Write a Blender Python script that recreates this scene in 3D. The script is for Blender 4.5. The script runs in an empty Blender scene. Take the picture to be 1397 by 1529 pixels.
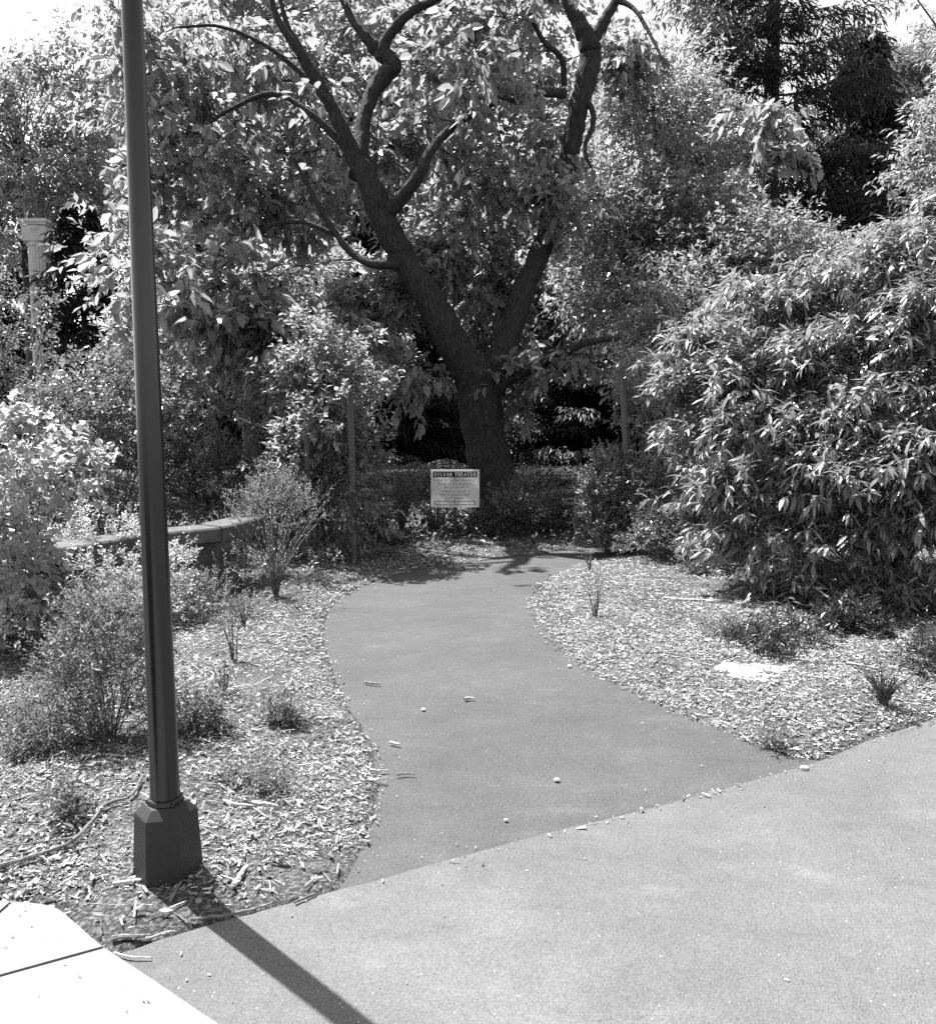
import bpy, bmesh, math, random
import numpy as np
from mathutils import Vector

# ------------------------------------------------------------------ basics
scn = bpy.context.scene
COL = scn.collection
F, CX, CY = 1250.0, 698.5, 764.5          # focal length and centre in the photograph's pixels
PITCH = math.radians(6.4)
CAMH = 1.6
cp, sp = math.cos(PITCH), math.sin(PITCH)
rad = math.radians
SUN_EL = rad(60)
SUN_AZ = (-0.729, 0.6845)
SUN = np.array([SUN_AZ[0]*math.cos(SUN_EL), SUN_AZ[1]*math.cos(SUN_EL), math.sin(SUN_EL)])

def W(u, v, Y):
    "point seen at photo pixel (u, v) at distance Y ahead"
    dx, vv = (u-CX)/F, (CY-v)/F
    dy, dz = cp+vv*sp, -sp+vv*cp
    t = Y/dy
    return np.array([t*dx, Y, CAMH+t*dz])

def G(u, v, z=0.0):
    "ground point seen at photo pixel (u, v)"
    dx, vv = (u-CX)/F, (CY-v)/F
    dy, dz = cp+vv*sp, -sp+vv*cp
    t = (z-CAMH)/dz
    return np.array([t*dx, t*dy, z])

def nz(a):
    return a/np.maximum(np.linalg.norm(a, axis=-1, keepdims=True), 1e-9)

def link(o, parent=None):
    COL.objects.link(o)
    if parent is not None: o.parent = parent
    return o

def tag(o, label=None, cat=None, group=None, kind=None):
    if label: o['label'] = label
    if cat: o['category'] = cat
    if group: o['group'] = group
    if kind: o['kind'] = kind
    return o

def thing(name, label, cat, loc=(0, 0, 0), group=None):
    o = bpy.data.objects.new(name, None)
    o.empty_display_size = 0.1
    o.location = tuple(float(c) for c in loc)
    link(o)
    return tag(o, label, cat, group)

class MB:
    "collects polygons as numpy arrays and links them as one mesh object"
    def __init__(s):
        s.V, s.Fc, s.n = [], {}, 0
    def add(s, verts, faces):
        verts = np.asarray(verts, dtype=np.float32).reshape(-1, 3)
        faces = np.asarray(faces, dtype=np.int64)
        s.V.append(verts)
        s.Fc.setdefault(faces.shape[1], []).append(faces+s.n)
        s.n += len(verts)
    def mesh(s, name, mats, origin=(0, 0, 0), smooth=False):
        me = bpy.data.meshes.new(name)
        V = np.concatenate(s.V)-np.asarray(origin, dtype=np.float32)
        me.vertices.add(len(V)); me.vertices.foreach_set('co', V.ravel())
        loops, starts, k = [], [], 0
        for n, fl in s.Fc.items():
            f = np.concatenate(fl)
            loops.append(f.ravel()); starts.append(k+np.arange(len(f))*n); k += f.size
        loops = np.concatenate(loops).astype(np.int32); starts = np.concatenate(starts).astype(np.int32)
        me.loops.add(len(loops)); me.loops.foreach_set('vertex_index', loops)
        me.polygons.add(len(starts)); me.polygons.foreach_set('loop_start', starts)
        me.update(calc_edges=True)
        me.polygons.foreach_set('use_smooth', np.full(len(starts), bool(smooth)))
        for m in (mats if isinstance(mats, (list, tuple)) else [mats]): me.materials.append(m)
        me.validate()
        return me
    def build(s, name, mats, parent=None, origin=None, smooth=False):
        if origin is None:
            origin = np.zeros(3); q = parent
            while q is not None: origin = origin+np.array(q.location); q = q.parent
            own = False
        else: own = parent is None
        o = bpy.data.objects.new(name, s.mesh(name, mats, origin, smooth))
        if own: o.location = tuple(float(c) for c in origin)
        return link(o, parent)
    def box(s, c, size, rot=None):
        c = np.asarray(c, float); h = np.asarray(size, float)/2
        v = np.array([[x, y, z] for x in (-1, 1) for y in (-1, 1) for z in (-1, 1)])*h
        if rot is not None: v = v@np.asarray(rot).T
        s.add(v+c, [[0, 1, 3, 2], [4, 6, 7, 5], [0, 4, 5, 1], [2, 3, 7, 6], [0, 2, 6, 4], [1, 5, 7, 3]])
    def tube(s, pts, rr, n=8, rough=0.0, rng=None, cap=True):
        pts = np.asarray(pts, float); rr = np.asarray(rr, float)
        m = len(pts)
        tan = nz(np.gradient(pts, axis=0))
        ref = np.array([0.31, 0.87, 0.38])
        a = nz(np.cross(tan, ref)); b = np.cross(tan, a)
        th = np.arange(n)*2*math.pi/n
        r = rr[:, None]*np.ones(n)
        if rough and rng is not None:
            low = rng.normal(0, rough, (m, n)); r = r*(1+low)
        ring = pts[:, None]+(a[:, None]*np.cos(th)[None, :, None]+b[:, None]*np.sin(th)[None, :, None])*r[:, :, None]
        i = np.arange(m-1)[:, None]*n; j = np.arange(n)[None]; j2 = (j+1) % n
        q = np.stack([i+j, i+j2, i+n+j2, i+n+j], -1).reshape(-1, 4)
        s.add(ring.reshape(-1, 3), q)
        if cap:
            s.add(np.concatenate([ring[0], ring[-1]]), [list(range(n-1, -1, -1)), list(range(n, 2*n))])
    def lathe(s, prof, c, n=32, rot=0.0):
        prof = np.asarray(prof, float); th = rot+np.arange(n)*2*math.pi/n
        v = np.stack([prof[:, 0, None]*np.cos(th), prof[:, 0, None]*np.sin(th), np.repeat(prof[:, 1, None], n, 1)], -1)+np.asarray(c, float)
        m = len(prof); i = np.arange(m-1)[:, None]*n; j = np.arange(n)[None]; j2 = (j+1) % n
        s.add(v.reshape(-1, 3), np.stack([i+j, i+j2, i+n+j2, i+n+j], -1).reshape(-1, 4))
        s.add(v[-1], [list(range(n))])
    def prism(s, poly, z0, z1):
        poly = np.asarray(poly, float)[:, :2]; n = len(poly)
        lo = np.c_[poly, np.full(n, z0)]; hi = np.c_[poly, np.full(n, z1)]
        s.add(np.r_[lo, hi], [[i, (i+1) % n, n+(i+1) % n, n+i] for i in range(n)])
        s.add(hi, [list(range(n))])

def curve(pts, k=6):
    "Catmull-Rom through rows of pts"
    P = np.asarray(pts, float)
    P = np.vstack([2*P[0]-P[1], P, 2*P[-1]-P[-2]])
    out = []
    for i in range(1, len(P)-2):
        t = np.linspace(0, 1, k, endpoint=False)[:, None]
        a, b, c, d = P[i-1], P[i], P[i+1], P[i+2]
        out.append(0.5*((2*b)+(c-a)*t+(2*a-5*b+4*c-d)*t**2+(-a+3*b-3*c+d)*t**3))
    return np.vstack(out+[P[-2][None]])

# value noise for shaping the ground
def vnoise(x, y, s, seed):
    x = np.asarray(x)/s; y = np.asarray(y)/s
    r = np.random.default_rng(seed).random((64, 64))
    xi = np.floor(x).astype(int); yi = np.floor(y).astype(int)
    fx = x-xi; fy = y-yi; fx = fx*fx*(3-2*fx); fy = fy*fy*(3-2*fy)
    g = lambda i, j: r[i % 64, j % 64]
    return (g(xi, yi)*(1-fx)*(1-fy)+g(xi+1, yi)*fx*(1-fy)+g(xi, yi+1)*(1-fx)*fy+g(xi+1, yi+1)*fx*fy)-0.5

# ------------------------------------------------------------------ materials
def nodes(name):
    m = bpy.data.materials.new(name); m.use_nodes = True
    nt = m.node_tree; nt.nodes.clear()
    out = nt.nodes.new('ShaderNodeOutputMaterial')
    return m, nt, out

def ramp(nt, src, stops):
    r = nt.nodes.new('ShaderNodeValToRGB')
    el = r.color_ramp.elements
    while len(el) < len(stops): el.new(0.5)
    for e, (p, c) in zip(el, stops):
        e.position = p; e.color = (c, c, c, 1)
    nt.links.new(src, r.inputs['Fac'])
    return r.outputs['Color']

def leaf_mat(name, lo, hi, trans=0.3, tval=None, rough=0.4, spec=0.5):
    "leaf surface with its own tone per leaf, part of the light passing through"
    m, nt, out = nodes(name)
    geo = nt.nodes.new('ShaderNodeNewGeometry')
    c = ramp(nt, geo.outputs['Random Per Island'], [(0.0, lo), (0.75, (lo+hi)/2), (1.0, hi)])
    p = nt.nodes.new('ShaderNodeBsdfPrincipled')
    nt.links.new(c, p.inputs['Base Color'])
    p.inputs['Roughness'].default_value = rough
    p.inputs['Specular IOR Level'].default_value = spec
    t = nt.nodes.new('ShaderNodeBsdfTranslucent')
    k = (tval or hi*1.5)
    c2 = ramp(nt, geo.outputs['Random Per Island'], [(0.0, k*0.7), (1.0, k)])
    nt.links.new(c2, t.inputs['Color'])
    mx = nt.nodes.new('ShaderNodeMixShader'); mx.inputs[0].default_value = trans
    nt.links.new(p.outputs[0], mx.inputs[1]); nt.links.new(t.outputs[0], mx.inputs[2])
    nt.links.new(mx.outputs[0], out.inputs['Surface'])
    return m

def surf(name, stops, scale=8.0, detail=6.0, rough=0.85, bump=0.3, bscale=None, spec=0.3, stretch=None, island=None, bdist=0.01, big=None):
    "procedural solid: noise-toned base, noise bump"
    m, nt, out = nodes(name)
    tc = nt.nodes.new('ShaderNodeTexCoord')
    vec = tc.outputs['Object']
    if stretch:
        mp = nt.nodes.new('ShaderNodeMapping'); mp.inputs['Scale'].default_value = stretch
        nt.links.new(vec, mp.inputs['Vector']); vec = mp.outputs['Vector']
    n = nt.nodes.new('ShaderNodeTexNoise'); n.inputs['Scale'].default_value = scale; n.inputs['Detail'].default_value = detail
    n.inputs['Roughness'].default_value = 0.65
    nt.links.new(vec, n.inputs['Vector'])
    c = ramp(nt, n.outputs['Fac'], stops)
    if big:
        n3 = nt.nodes.new('ShaderNodeTexNoise'); n3.inputs['Scale'].default_value = big[0]; n3.inputs['Detail'].default_value = 4
        nt.links.new(vec, n3.inputs['Vector'])
        c3 = ramp(nt, n3.outputs['Fac'], [(0.3, big[1]), (0.7, big[2])])
        mm = nt.nodes.new('ShaderNodeMixRGB'); mm.blend_type = 'MULTIPLY'; mm.inputs[0].default_value = 1
        nt.links.new(c, mm.inputs[1]); nt.links.new(c3, mm.inputs[2]); c = mm.outputs[0]
    if island:
        geo = nt.nodes.new('ShaderNodeNewGeometry')
        c4 = ramp(nt, geo.outputs['Random Per Island'], island)
        mm = nt.nodes.new('ShaderNodeMixRGB'); mm.blend_type = 'MULTIPLY'; mm.inputs[0].default_value = 1
        nt.links.new(c, mm.inputs[1]); nt.links.new(c4, mm.inputs[2]); c = mm.outputs[0]
    p = nt.nodes.new('ShaderNodeBsdfPrincipled')
    nt.links.new(c, p.inputs['Base Color'])
    p.inputs['Roughness'].default_value = rough
    p.inputs['Specular IOR Level'].default_value = spec
    if bump:
        n2 = nt.nodes.new('ShaderNodeTexNoise'); n2.inputs['Scale'].default_value = bscale or scale*2; n2.inputs['Detail'].default_value = 5
        nt.links.new(vec, n2.inputs['Vector'])
        b = nt.nodes.new('ShaderNodeBump'); b.inputs['Strength'].default_value = bump; b.inputs['Distance'].default_value = bdist
        nt.links.new(n2.outputs['Fac'], b.inputs['Height']); nt.links.new(b.outputs['Normal'], p.inputs['Normal'])
    nt.links.new(p.outputs[0], out.inputs['Surface'])
    return m

def asphalt(name, lo, hi, speck=0.45, seed=0.0):
    m, nt, out = nodes(name)
    tc = nt.nodes.new('ShaderNodeTexCoord')
    mp = nt.nodes.new('ShaderNodeMapping'); mp.inputs['Location'].default_value = (seed, seed*1.7, 0)
    nt.links.new(tc.outputs['Object'], mp.inputs['Vector']); vec = mp.outputs['Vector']
    def noise(s, d=4, r=0.6):
        n = nt.nodes.new('ShaderNodeTexNoise'); n.inputs['Scale'].default_value = s; n.inputs['Detail'].default_value = d; n.inputs['Roughness'].default_value = r
        nt.links.new(vec, n.inputs['Vector']); return n.outputs['Fac']
    def mul(a, b):
        mm = nt.nodes.new('ShaderNodeMixRGB'); mm.blend_type = 'MULTIPLY'; mm.inputs[0].default_value = 1
        nt.links.new(a, mm.inputs[1]); nt.links.new(b, mm.inputs[2]); return mm.outputs[0]
    grain = noise(150, 3, 0.7)
    c = ramp(nt, grain, [(0.30, lo), (0.5, (lo+hi)/2), (0.7, hi)])
    c = mul(c, ramp(nt, noise(0.9, 6), [(0.3, 0.84), (0.52, 1.0), (0.7, 1.16)]))
    c = mul(c, ramp(nt, noise(5.5, 7, 0.75), [(0.3, 0.88), (0.55, 1.0), (0.72, 1.12)]))
    vo = nt.nodes.new('ShaderNodeTexVoronoi'); vo.inputs['Scale'].default_value = 60
    nt.links.new(vec, vo.inputs['Vector'])
    c = mul(c, ramp(nt, vo.outputs['Distance'], [(0.05, 0.62), (0.22, 1.0), (1.0, 1.0)]))
    v2 = nt.nodes.new('ShaderNodeTexVoronoi'); v2.inputs['Scale'].default_value = 24
    nt.links.new(vec, v2.inputs['Vector'])
    s = ramp(nt, v2.outputs['Distance'], [(0.0, 1.0), (0.055, 1.0), (0.075, 0.0)])
    m2 = nt.nodes.new('ShaderNodeMixRGB'); m2.inputs[2].default_value = (speck, speck, speck, 1)
    q = nt.nodes.new('ShaderNodeMath'); q.operation = 'MULTIPLY'
    big = ramp(nt, noise(2.2, 2), [(0.38, 0.0), (0.60, 0.9)])
    nt.links.new(s, q.inputs[0]); nt.links.new(big, q.inputs[1])
    nt.links.new(q.outputs[0], m2.inputs[0]); nt.links.new(c, m2.inputs[1])
    # scuffed pale blotches and dull stains
    mp2 = nt.nodes.new('ShaderNodeMapping'); mp2.inputs['Scale'].default_value = (1.0, 1.9, 1.0); mp2.inputs['Location'].default_value = (seed*2.3, seed, 0)
    nt.links.new(tc.outputs['Object'], mp2.inputs['Vector'])
    n9 = nt.nodes.new('ShaderNodeTexNoise'); n9.inputs['Scale'].default_value = 2.6; n9.inputs['Detail'].default_value = 9; n9.inputs['Roughness'].default_value = 0.72
    nt.links.new(mp2.outputs[0], n9.inputs['Vector'])
    blot = ramp(nt, n9.outputs['Fac'], [(0.28, 0.74), (0.42, 0.95), (0.56, 1.0), (0.66, 1.18), (0.74, 1.45)])
    fin = mul(m2.outputs[0], blot)
    p = nt.nodes.new('ShaderNodeBsdfPrincipled'); p.inputs['Roughness'].default_value = 0.85; p.inputs['Specular IOR Level'].default_value = 0.25
    nt.links.new(fin, p.inputs['Base Color'])
    b = nt.nodes.new('ShaderNodeBump'); b.inputs['Strength'].default_value = 0.75; b.inputs['Distance'].default_value = 0.006
    nt.links.new(noise(110, 4, 0.7), b.inputs['Height']); nt.links.new(b.outputs['Normal'], p.inputs['Normal'])
    nt.links.new(p.outputs[0], out.inputs['Surface'])
    return m

M = dict(
    soil=surf('soil', [(0.32, 0.02), (0.5, 0.075), (0.68, 0.22)], 70, 5, 0.95, 1.0, 90, 0.1, bdist=0.012, big=(2.2, 0.5, 1.05)),
    lawn=surf('lawn_turf', [(0.3, 0.03), (0.7, 0.08)], 9, 8, 0.9, 0.8, 30, 0.1, bdist=0.03),
    chip=surf('chip_wood', [(0.3, 0.6), (0.7, 1.0)], 90, 3, 0.7, 0.2, 200, 0.3, island=[(0.0, 0.03), (0.22, 0.13), (0.6, 0.33), (1.0, 0.62)], bdist=0.002),
    path=asphalt('path_asphalt', 0.038, 0.085, 0.28, 3.1),
    plaza=asphalt('plaza_asphalt', 0.067, 0.134, 0.38, 11.3),
    concrete=surf('pale_concrete', [(0.22, 0.09), (0.31, 0.16), (0.6, 0.195), (0.75, 0.21)], 60, 8, 0.9, 0.4, 160, 0.2, bdist=0.003, big=(2.4, 0.84, 1.04)),
    bark=surf('dark_bark', [(0.30, 0.012), (0.5, 0.032), (0.7, 0.06)], 32, 9, 0.9, 1.0, 40, 0.2, (1, 1, 0.3), bdist=0.05),
    bark_far=surf('grey_bark', [(0.3, 0.025), (0.7, 0.09)], 5, 6, 0.9, 0.6, 8, 0.2, (1, 1, 0.2), bdist=0.04),
    stem=surf('shrub_stem', [(0.3, 0.04), (0.7, 0.12)], 30, 4, 0.8, 0.3),
    stake=surf('weathered_wood', [(0.3, 0.05), (0.7, 0.14)], 12, 6, 0.85, 0.5, 20, 0.2, (1, 1, 0.06), bdist=0.006),
    stick=surf('dry_wood', [(0.3, 0.16), (0.7, 0.42)], 40, 5, 0.8, 0.5, 60, 0.2, bdist=0.004),
    stick_dark=surf('old_bark_wood', [(0.3, 0.06), (0.7, 0.2)], 40, 5, 0.85, 0.6, 60, 0.2, bdist=0.005),
    post=surf('post_paint', [(0.3, 0.005), (0.7, 0.008)], 22, 4, 0.26, 0.0, 160, 0.5, bdist=0.002),
    stone=surf('bench_stone', [(0.3, 0.05), (0.6, 0.10), (0.8, 0.14)], 14, 8, 0.85, 0.4, 40, 0.25, bdist=0.006, big=(2.0, 0.75, 1.05)),
    column=surf('column_stone', [(0.3, 0.40), (0.7, 0.55)], 3, 7, 0.85, 0.3, 12, 0.2, (1, 1, 0.25), bdist=0.02, big=(0.9, 0.75, 1.05)),
    signwhite=leaf_mat('sign_white', 0.74, 0.76, 0.35, 0.85, 0.5, 0.4),
    signtitle=surf('sign_title', [(0.3, 0.84), (0.7, 0.86)], 6, 2, 0.6, 0.0),
    footpaint=surf('foot_paint', [(0.3, 0.009), (0.7, 0.016)], 30, 6, 0.55, 0.0, spec=0.4),
    signblack=surf('sign_black', [(0.3, 0.006), (0.7, 0.009)], 6, 2, 0.75, 0.0),
    signgrey=surf('sign_text', [(0.3, 0.12), (0.7, 0.15)], 6, 2, 0.6, 0.0),
    pebble=surf('pebble_stone', [(0.3, 0.35), (0.7, 0.6)], 40, 4, 0.7, 0.2),
    flower=leaf_mat('white_petal', 0.55, 0.75, 0.3, 0.6, 0.6, 0.2),
    # leaves
    big=leaf_mat('broad_leaf', 0.08, 0.19, 0.46, 0.42, 0.30, 0.9),
    mid=leaf_mat('small_leaf', 0.08, 0.20, 0.44, 0.42, 0.30, 0.95),
    far=leaf_mat('far_leaf', 0.08, 0.19, 0.46, 0.44, 0.32, 0.9),
    cedar=leaf_mat('cedar_needle', 0.03, 0.08, 0.2, 0.12, 0.5, 0.3),
    dark=leaf_mat('evergreen_needle', 0.02, 0.055, 0.12, 0.05, 0.5, 0.3),
    fuzzy=leaf_mat('feathery_leaf', 0.07, 0.11, 0.35, 0.18, 0.6, 0.2),
    laurel=leaf_mat('laurel_leaf', 0.09, 0.21, 0.30, 0.40, 0.42, 1.0),
    gloss=leaf_mat('glossy_leaf', 0.05, 0.13, 0.34, 0.28, 0.32, 0.85),
    pale=leaf_mat('pale_leaf', 0.20, 0.36, 0.45, 0.58, 0.42, 0.5),
    fine=leaf_mat('fine_leaf', 0.06, 0.15, 0.36, 0.28, 0.45, 0.4),
    wand=leaf_mat('reed_leaf', 0.11, 0.2, 0.36, 0.32, 0.4, 0.5),
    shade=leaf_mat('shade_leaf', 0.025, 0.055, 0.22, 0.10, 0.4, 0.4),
    ivy=leaf_mat('ivy_leaf_shaded', 0.010, 0.028, 0.10, 0.04, 0.45, 0.35),  # near-black leaf tone stands in for canopy shade behind the trunk
    dry=leaf_mat('dry_leaf', 0.14, 0.34, 0.25, 0.3, 0.6, 0.3),
)

# ------------------------------------------------------------------ the ground plan (metres)
def edge(px, k=6):
    return curve([G(*p)[:2] for p in px], k)

rs = np.random.default_rng(5)
path_l = edge([(470, 1352), (500, 1335), (540, 1270), (563, 1200), (565, 1150), (550, 1108), (522, 1060), (497, 1000), (483, 945), (493, 912), (520, 888), (570, 866), (630, 851), (720, 838), (800, 828), (868, 819)])
path_r = edge([(1250, 1140), (1190, 1133), (1130, 1112), (1040, 1080), (940, 1035), (862, 993), (812, 950), (791, 908), (801, 880), (838, 853), (880, 840), (925, 832)])
far_l = np.array([[3.2, 10.9], [5.5, 12.0], [9.0, 14.5]]); far_r = np.array([[9.8, 13.2], [6.0, 10.6], [3.6, 9.9]])
def wob(e, a, seed):
    r = np.random.default_rng(seed); n = len(e)
    return e+np.stack([np.convolve(r.normal(0, a, n), [.25, .5, .25], 'same') for _ in range(2)], 1)
path_l = wob(path_l, 0.010, 1); path_r = wob(path_r, 0.010, 2)
PATH = np.vstack([path_l, far_l, far_r, path_r[::-1]])
plaza_top = wob(edge([(150, 1437), (200, 1422), (310, 1385), (500, 1335), (640, 1296), (820, 1247), (1050, 1190), (1225, 1138), (1300, 1107), (1397, 1074), (1640, 984)], 5), 0.005, 3)
PLAZA = np.vstack([[[-1.35, 2.36]], plaza_top, [[8.0, 5.2], [16, 6.0], [16, -10], [-0.2, -10], [0.35, 1.2]], [G(310, 1529)[:2]]])
walk_e = edge([(-400, 1330), (-120, 1345), (0, 1354), (75, 1362), (110, 1385), (150, 1420), (230, 1474), (310, 1529), (420, 1600)], 5)
WALK = np.vstack([walk_e, [[0.5, 0.9], [0.6, -10], [-14, -10], [-14, 3.4]]])

def inside(poly, P):
    x, y = P[:, 0], P[:, 1]; r = np.zeros(len(P), bool)
    a = poly; b = np.roll(poly, -1, 0)
    for (x0, y0), (x1, y1) in zip(a, b):
        if y0 == y1: continue
        c = ((y0 > y) != (y1 > y)) & (x < (x1-x0)*(y-y0)/(y1-y0)+x0)
        r ^= c
    return r

def sdist(poly, P):
    "signed distance, negative inside"
    d = np.full(len(P), 1e9)
    for p, q in zip(poly, np.roll(poly, -1, 0)):
        e = q-p; L = max(float(e@e), 1e-9)
        t = np.clip(((P-p)@e)/L, 0, 1)
        d = np.minimum(d, np.linalg.norm(P-p-t[:, None]*e, axis=1))
    return np.where(inside(poly, P), -d, d)

def paved(P):
    return np.minimum(np.minimum(sdist(PATH, P), sdist(PLAZA, P)), sdist(WALK, P))

def H(P, sd=None):
    P = np.asarray(P, float)
    if sd is None: sd = paved(P)
    k = np.clip((sd+0.035)/0.055, 0, 1); k = k*k*(3-2*k)
    x, y = P[:, 0], P[:, 1]
    bump = 0.03*vnoise(x, y, 0.35, 1)+0.06*vnoise(x, y, 1.1, 2)+0.012*vnoise(x, y, 0.12, 3)
    rise = 0.05*np.clip(sd/0.8, 0, 1)
    return np.where(sd < 60, -0.035+k*(0.035+0.010)+np.clip(sd/0.4, 0, 1)*np.clip(bump+0.02, -0.03, 0.09)+rise*k, 0)

def gz(x, y):
    return float(H(np.array([[x, y]]))[0])

def axis(lo, f0, f1, hi, step):
    a = np.arange(f0, f1, step)
    l = f0-np.geomspace(step, f0-lo, 26); r = f1+np.geomspace(step, hi-f1, 26)
    return np.unique(np.concatenate([l, a, r]))
gx = axis(-400, -5, 5.5, 400, 0.045); gy = axis(-40, 1.6, 12, 900, 0.045)
XX, YY = np.meshgrid(gx, gy)
P = np.stack([XX.ravel(), YY.ravel()], 1)
near = (np.abs(P[:, 0]) < 18) & (P[:, 1] < 24) & (P[:, 1] > -12)
Z = np.zeros(len(P)); Z[near] = H(P[near])
Z[~near] = 0.03
g = MB(); nx, ny = len(gx), len(gy)
i = (np.arange(ny-1)[:, None]*nx+np.arange(nx-1)[None]).ravel()
g.add(np.c_[P, Z], np.stack([i, i+1, i+nx+1, i+nx], 1))
ground = g.build('ground', M['soil'], smooth=True); tag(ground, kind='structure')

def sheet(name, poly, z, m):
    b = MB(); b.prism(poly, z-0.06, z)
    o = b.build(name, m); tag(o, kind='structure'); return o
def ccw(p):
    a = np.sum(p[:, 0]*np.roll(p[:, 1], -1)-np.roll(p[:, 0], -1)*p[:, 1])
    return p if a > 0 else p[::-1]
sheet('path', ccw(PATH), 0.004, M['path'])
sheet('plaza_paving', ccw(PLAZA), 0.010, M['plaza'])
# sidewalk: slabs with open joints between them
J1 = (np.array(G(157, 1424)[:2]), np.array(G(0, 1468)[:2]))
J0 = (np.array(G(17, 1357)[:2]), np.array(G(0, 1372)[:2]))
def half(poly, a, b, off):
    "clip polygon to the left side of a->b shifted by off"
    d = (b-a)/np.linalg.norm(b-a); n = np.array([-d[1], d[0]])
    s = (poly-a)@n-off; out = []
    for k in range(len(poly)):
        p, q, sp_, sq = poly[k], poly[(k+1) % len(poly)], s[k], s[(k+1) % len(poly)]
        if sp_ >= 0: out.append(p)
        if sp_*sq < 0: out.append(p+(q-p)*sp_/(sp_-sq))
    return np.array(out)
wk = MB(); Wc = ccw(WALK)
for pol in (half(Wc, J1[0], J1[1], 0.007), half(half(Wc, J1[1], J1[0], 0.007), J0[0], J0[1], 0.006), half(Wc, J0[1], J0[0], 0.006)):
    if len(pol) > 2: wk.prism(ccw(pol), -0.10, 0.022)
tag(wk.build('sidewalk', M['concrete']), kind='structure')
# far lawn
lw = MB(); lp = []
for k in range(40):
    a = 2*math.pi*k/40; r = 1+0.06*math.sin(3*a+1)+0.05*math.sin(7*a)
    lp.append((0.0+24*r*math.cos(a), 36+11*r*math.sin(a)))
lw.prism(np.array(lp), -0.05, 0.05)
tag(lw.build('lawn', M['lawn']), kind='structure')

# ------------------------------------------------------------------ loose litter
def scatter_bed(rng, n, x0, x1, y0, y1, pw=1.0, lo=-0.05):
    out = []
    tot = 0
    while tot < n:
        c = np.stack([rng.uniform(x0, x1, n*2), rng.uniform(y0, y1, n*2)], 1)
        c = c[rng.random(len(c)) < (y0/c[:, 1])**pw]
        c = c[np.abs(c[:, 0]) < 0.62*c[:, 1]+0.4]
        sd = paved(c)
        keep = rng.random(len(c)) < np.clip((sd-lo)/0.10, 0, 1)**1.5
        c, sd = c[keep], sd[keep]
        out.append(np.c_[c, sd]); tot += len(c)
    return np.concatenate(out)[:n]

def chips(rng, P3, L, Wd, tilt):
    n = len(P3)
    yaw = rng.uniform(0, 2*math.pi, n)
    el = rng.normal(0, tilt, n)
    d = np.stack([np.cos(yaw)*np.cos(el), np.sin(yaw)*np.cos(el), np.sin(el)], 1)
    up = nz(np.stack([rng.normal(0, tilt, n), rng.normal(0, tilt, n), np.ones(n)], 1))
    s = nz(np.cross(up, d)); u = np.cross(d, s)
    th = Wd*rng.uniform(0.18, 0.4, n)
    a = P3-d*(L/2)[:, None]; b = P3+d*(L/2)[:, None]
    w = s*(Wd/2)[:, None]; t = u*th[:, None]
    k = rng.uniform(0.4, 1.0, n)[:, None]
    v = np.stack([a-w*k, a+w, a+t+w*rng.uniform(-.4, .4, n)[:, None], b-w, b+w*k, b+t+w*rng.uniform(-.4, .4, n)[:, None]], 1)
    base = np.arange(n)[:, None]*6
    q = np.concatenate([base+[0, 3, 5, 2], base+[1, 2, 5, 4]])
    tr = np.concatenate([base+[0, 2, 1], base+[3, 4, 5]])
    return v.reshape(-1, 3), q, tr

rng = np.random.default_rng(11)
S = scatter_bed(rng, 200000, -5.5, 5.5, 2.2, 10.6, 1.15)
# barer soil round the post foot, the kerb corner and under the big shrub
bare = np.exp(-(((S[:, 0]+0.80)/0.30)**2+((S[:, 1]-2.62)/0.30)**2))*0.5+np.exp(-(((S[:, 0]+1.15)/0.55)**2+((S[:, 1]-2.42)/0.22)**2))*0.5
bare += 0.85*np.clip((vnoise(S[:, 0], S[:, 1], 0.40, 9)+0.06)*2.6, 0, 1)*(S[:, 1] < 5.5)*(S[:, 0] < -0.1)+0.5*np.clip((vnoise(S[:, 0], S[:, 1], 0.30, 19)-0.02)*2.6, 0, 1)
bare += 0.8*np.exp(-(((S[:, 0]-3.2)/1.3)**2+((S[:, 1]-7.2)/1.1)**2))
S = S[rng.random(len(S)) > bare]
n = len(S)
zz = H(S[:, :2], S[:, 2])
P3 = np.c_[S[:, :2], np.maximum(zz, np.where(S[:, 2] < 0, 0.012, -1))+rng.uniform(0.0, 0.012, n)]
Lc = rng.lognormal(math.log(0.0115), 0.6, n).clip(0.003, 0.05)*np.clip(0.75+S[:, 1]*0.05, 0.8, 1.25)
Wc_ = (Lc*rng.uniform(0.14, 0.5, n)).clip(0.0025, 0.012)
v, q, tr = chips(rng, P3, Lc, Wc_, 0.22)
b = MB(); b.add(v, q); b.Fc.setdefault(3, []).append(tr)
T2 = scatter_bed(rng, 1500, -4.5, 4.5, 2.2, 8.0, 1.6, -0.03)        # thin broken twigs among them
v, q, tr = chips(rng, np.c_[T2[:, :2], np.maximum(H(T2[:, :2], T2[:, 2]), 0.012)+rng.uniform(.006, .02, len(T2))], rng.lognormal(math.log(.045), .5, len(T2)).clip(.02, .13), rng.uniform(.003, .007, len(T2)), 0.10)
n0 = b.n; b.add(v, q); b.Fc.setdefault(3, []).append(tr+n0)
o = b.build('wood_chips', M['chip']); tag(o, 'pale wood chips spread over the planting beds', 'wood chips', kind='stuff')

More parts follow.
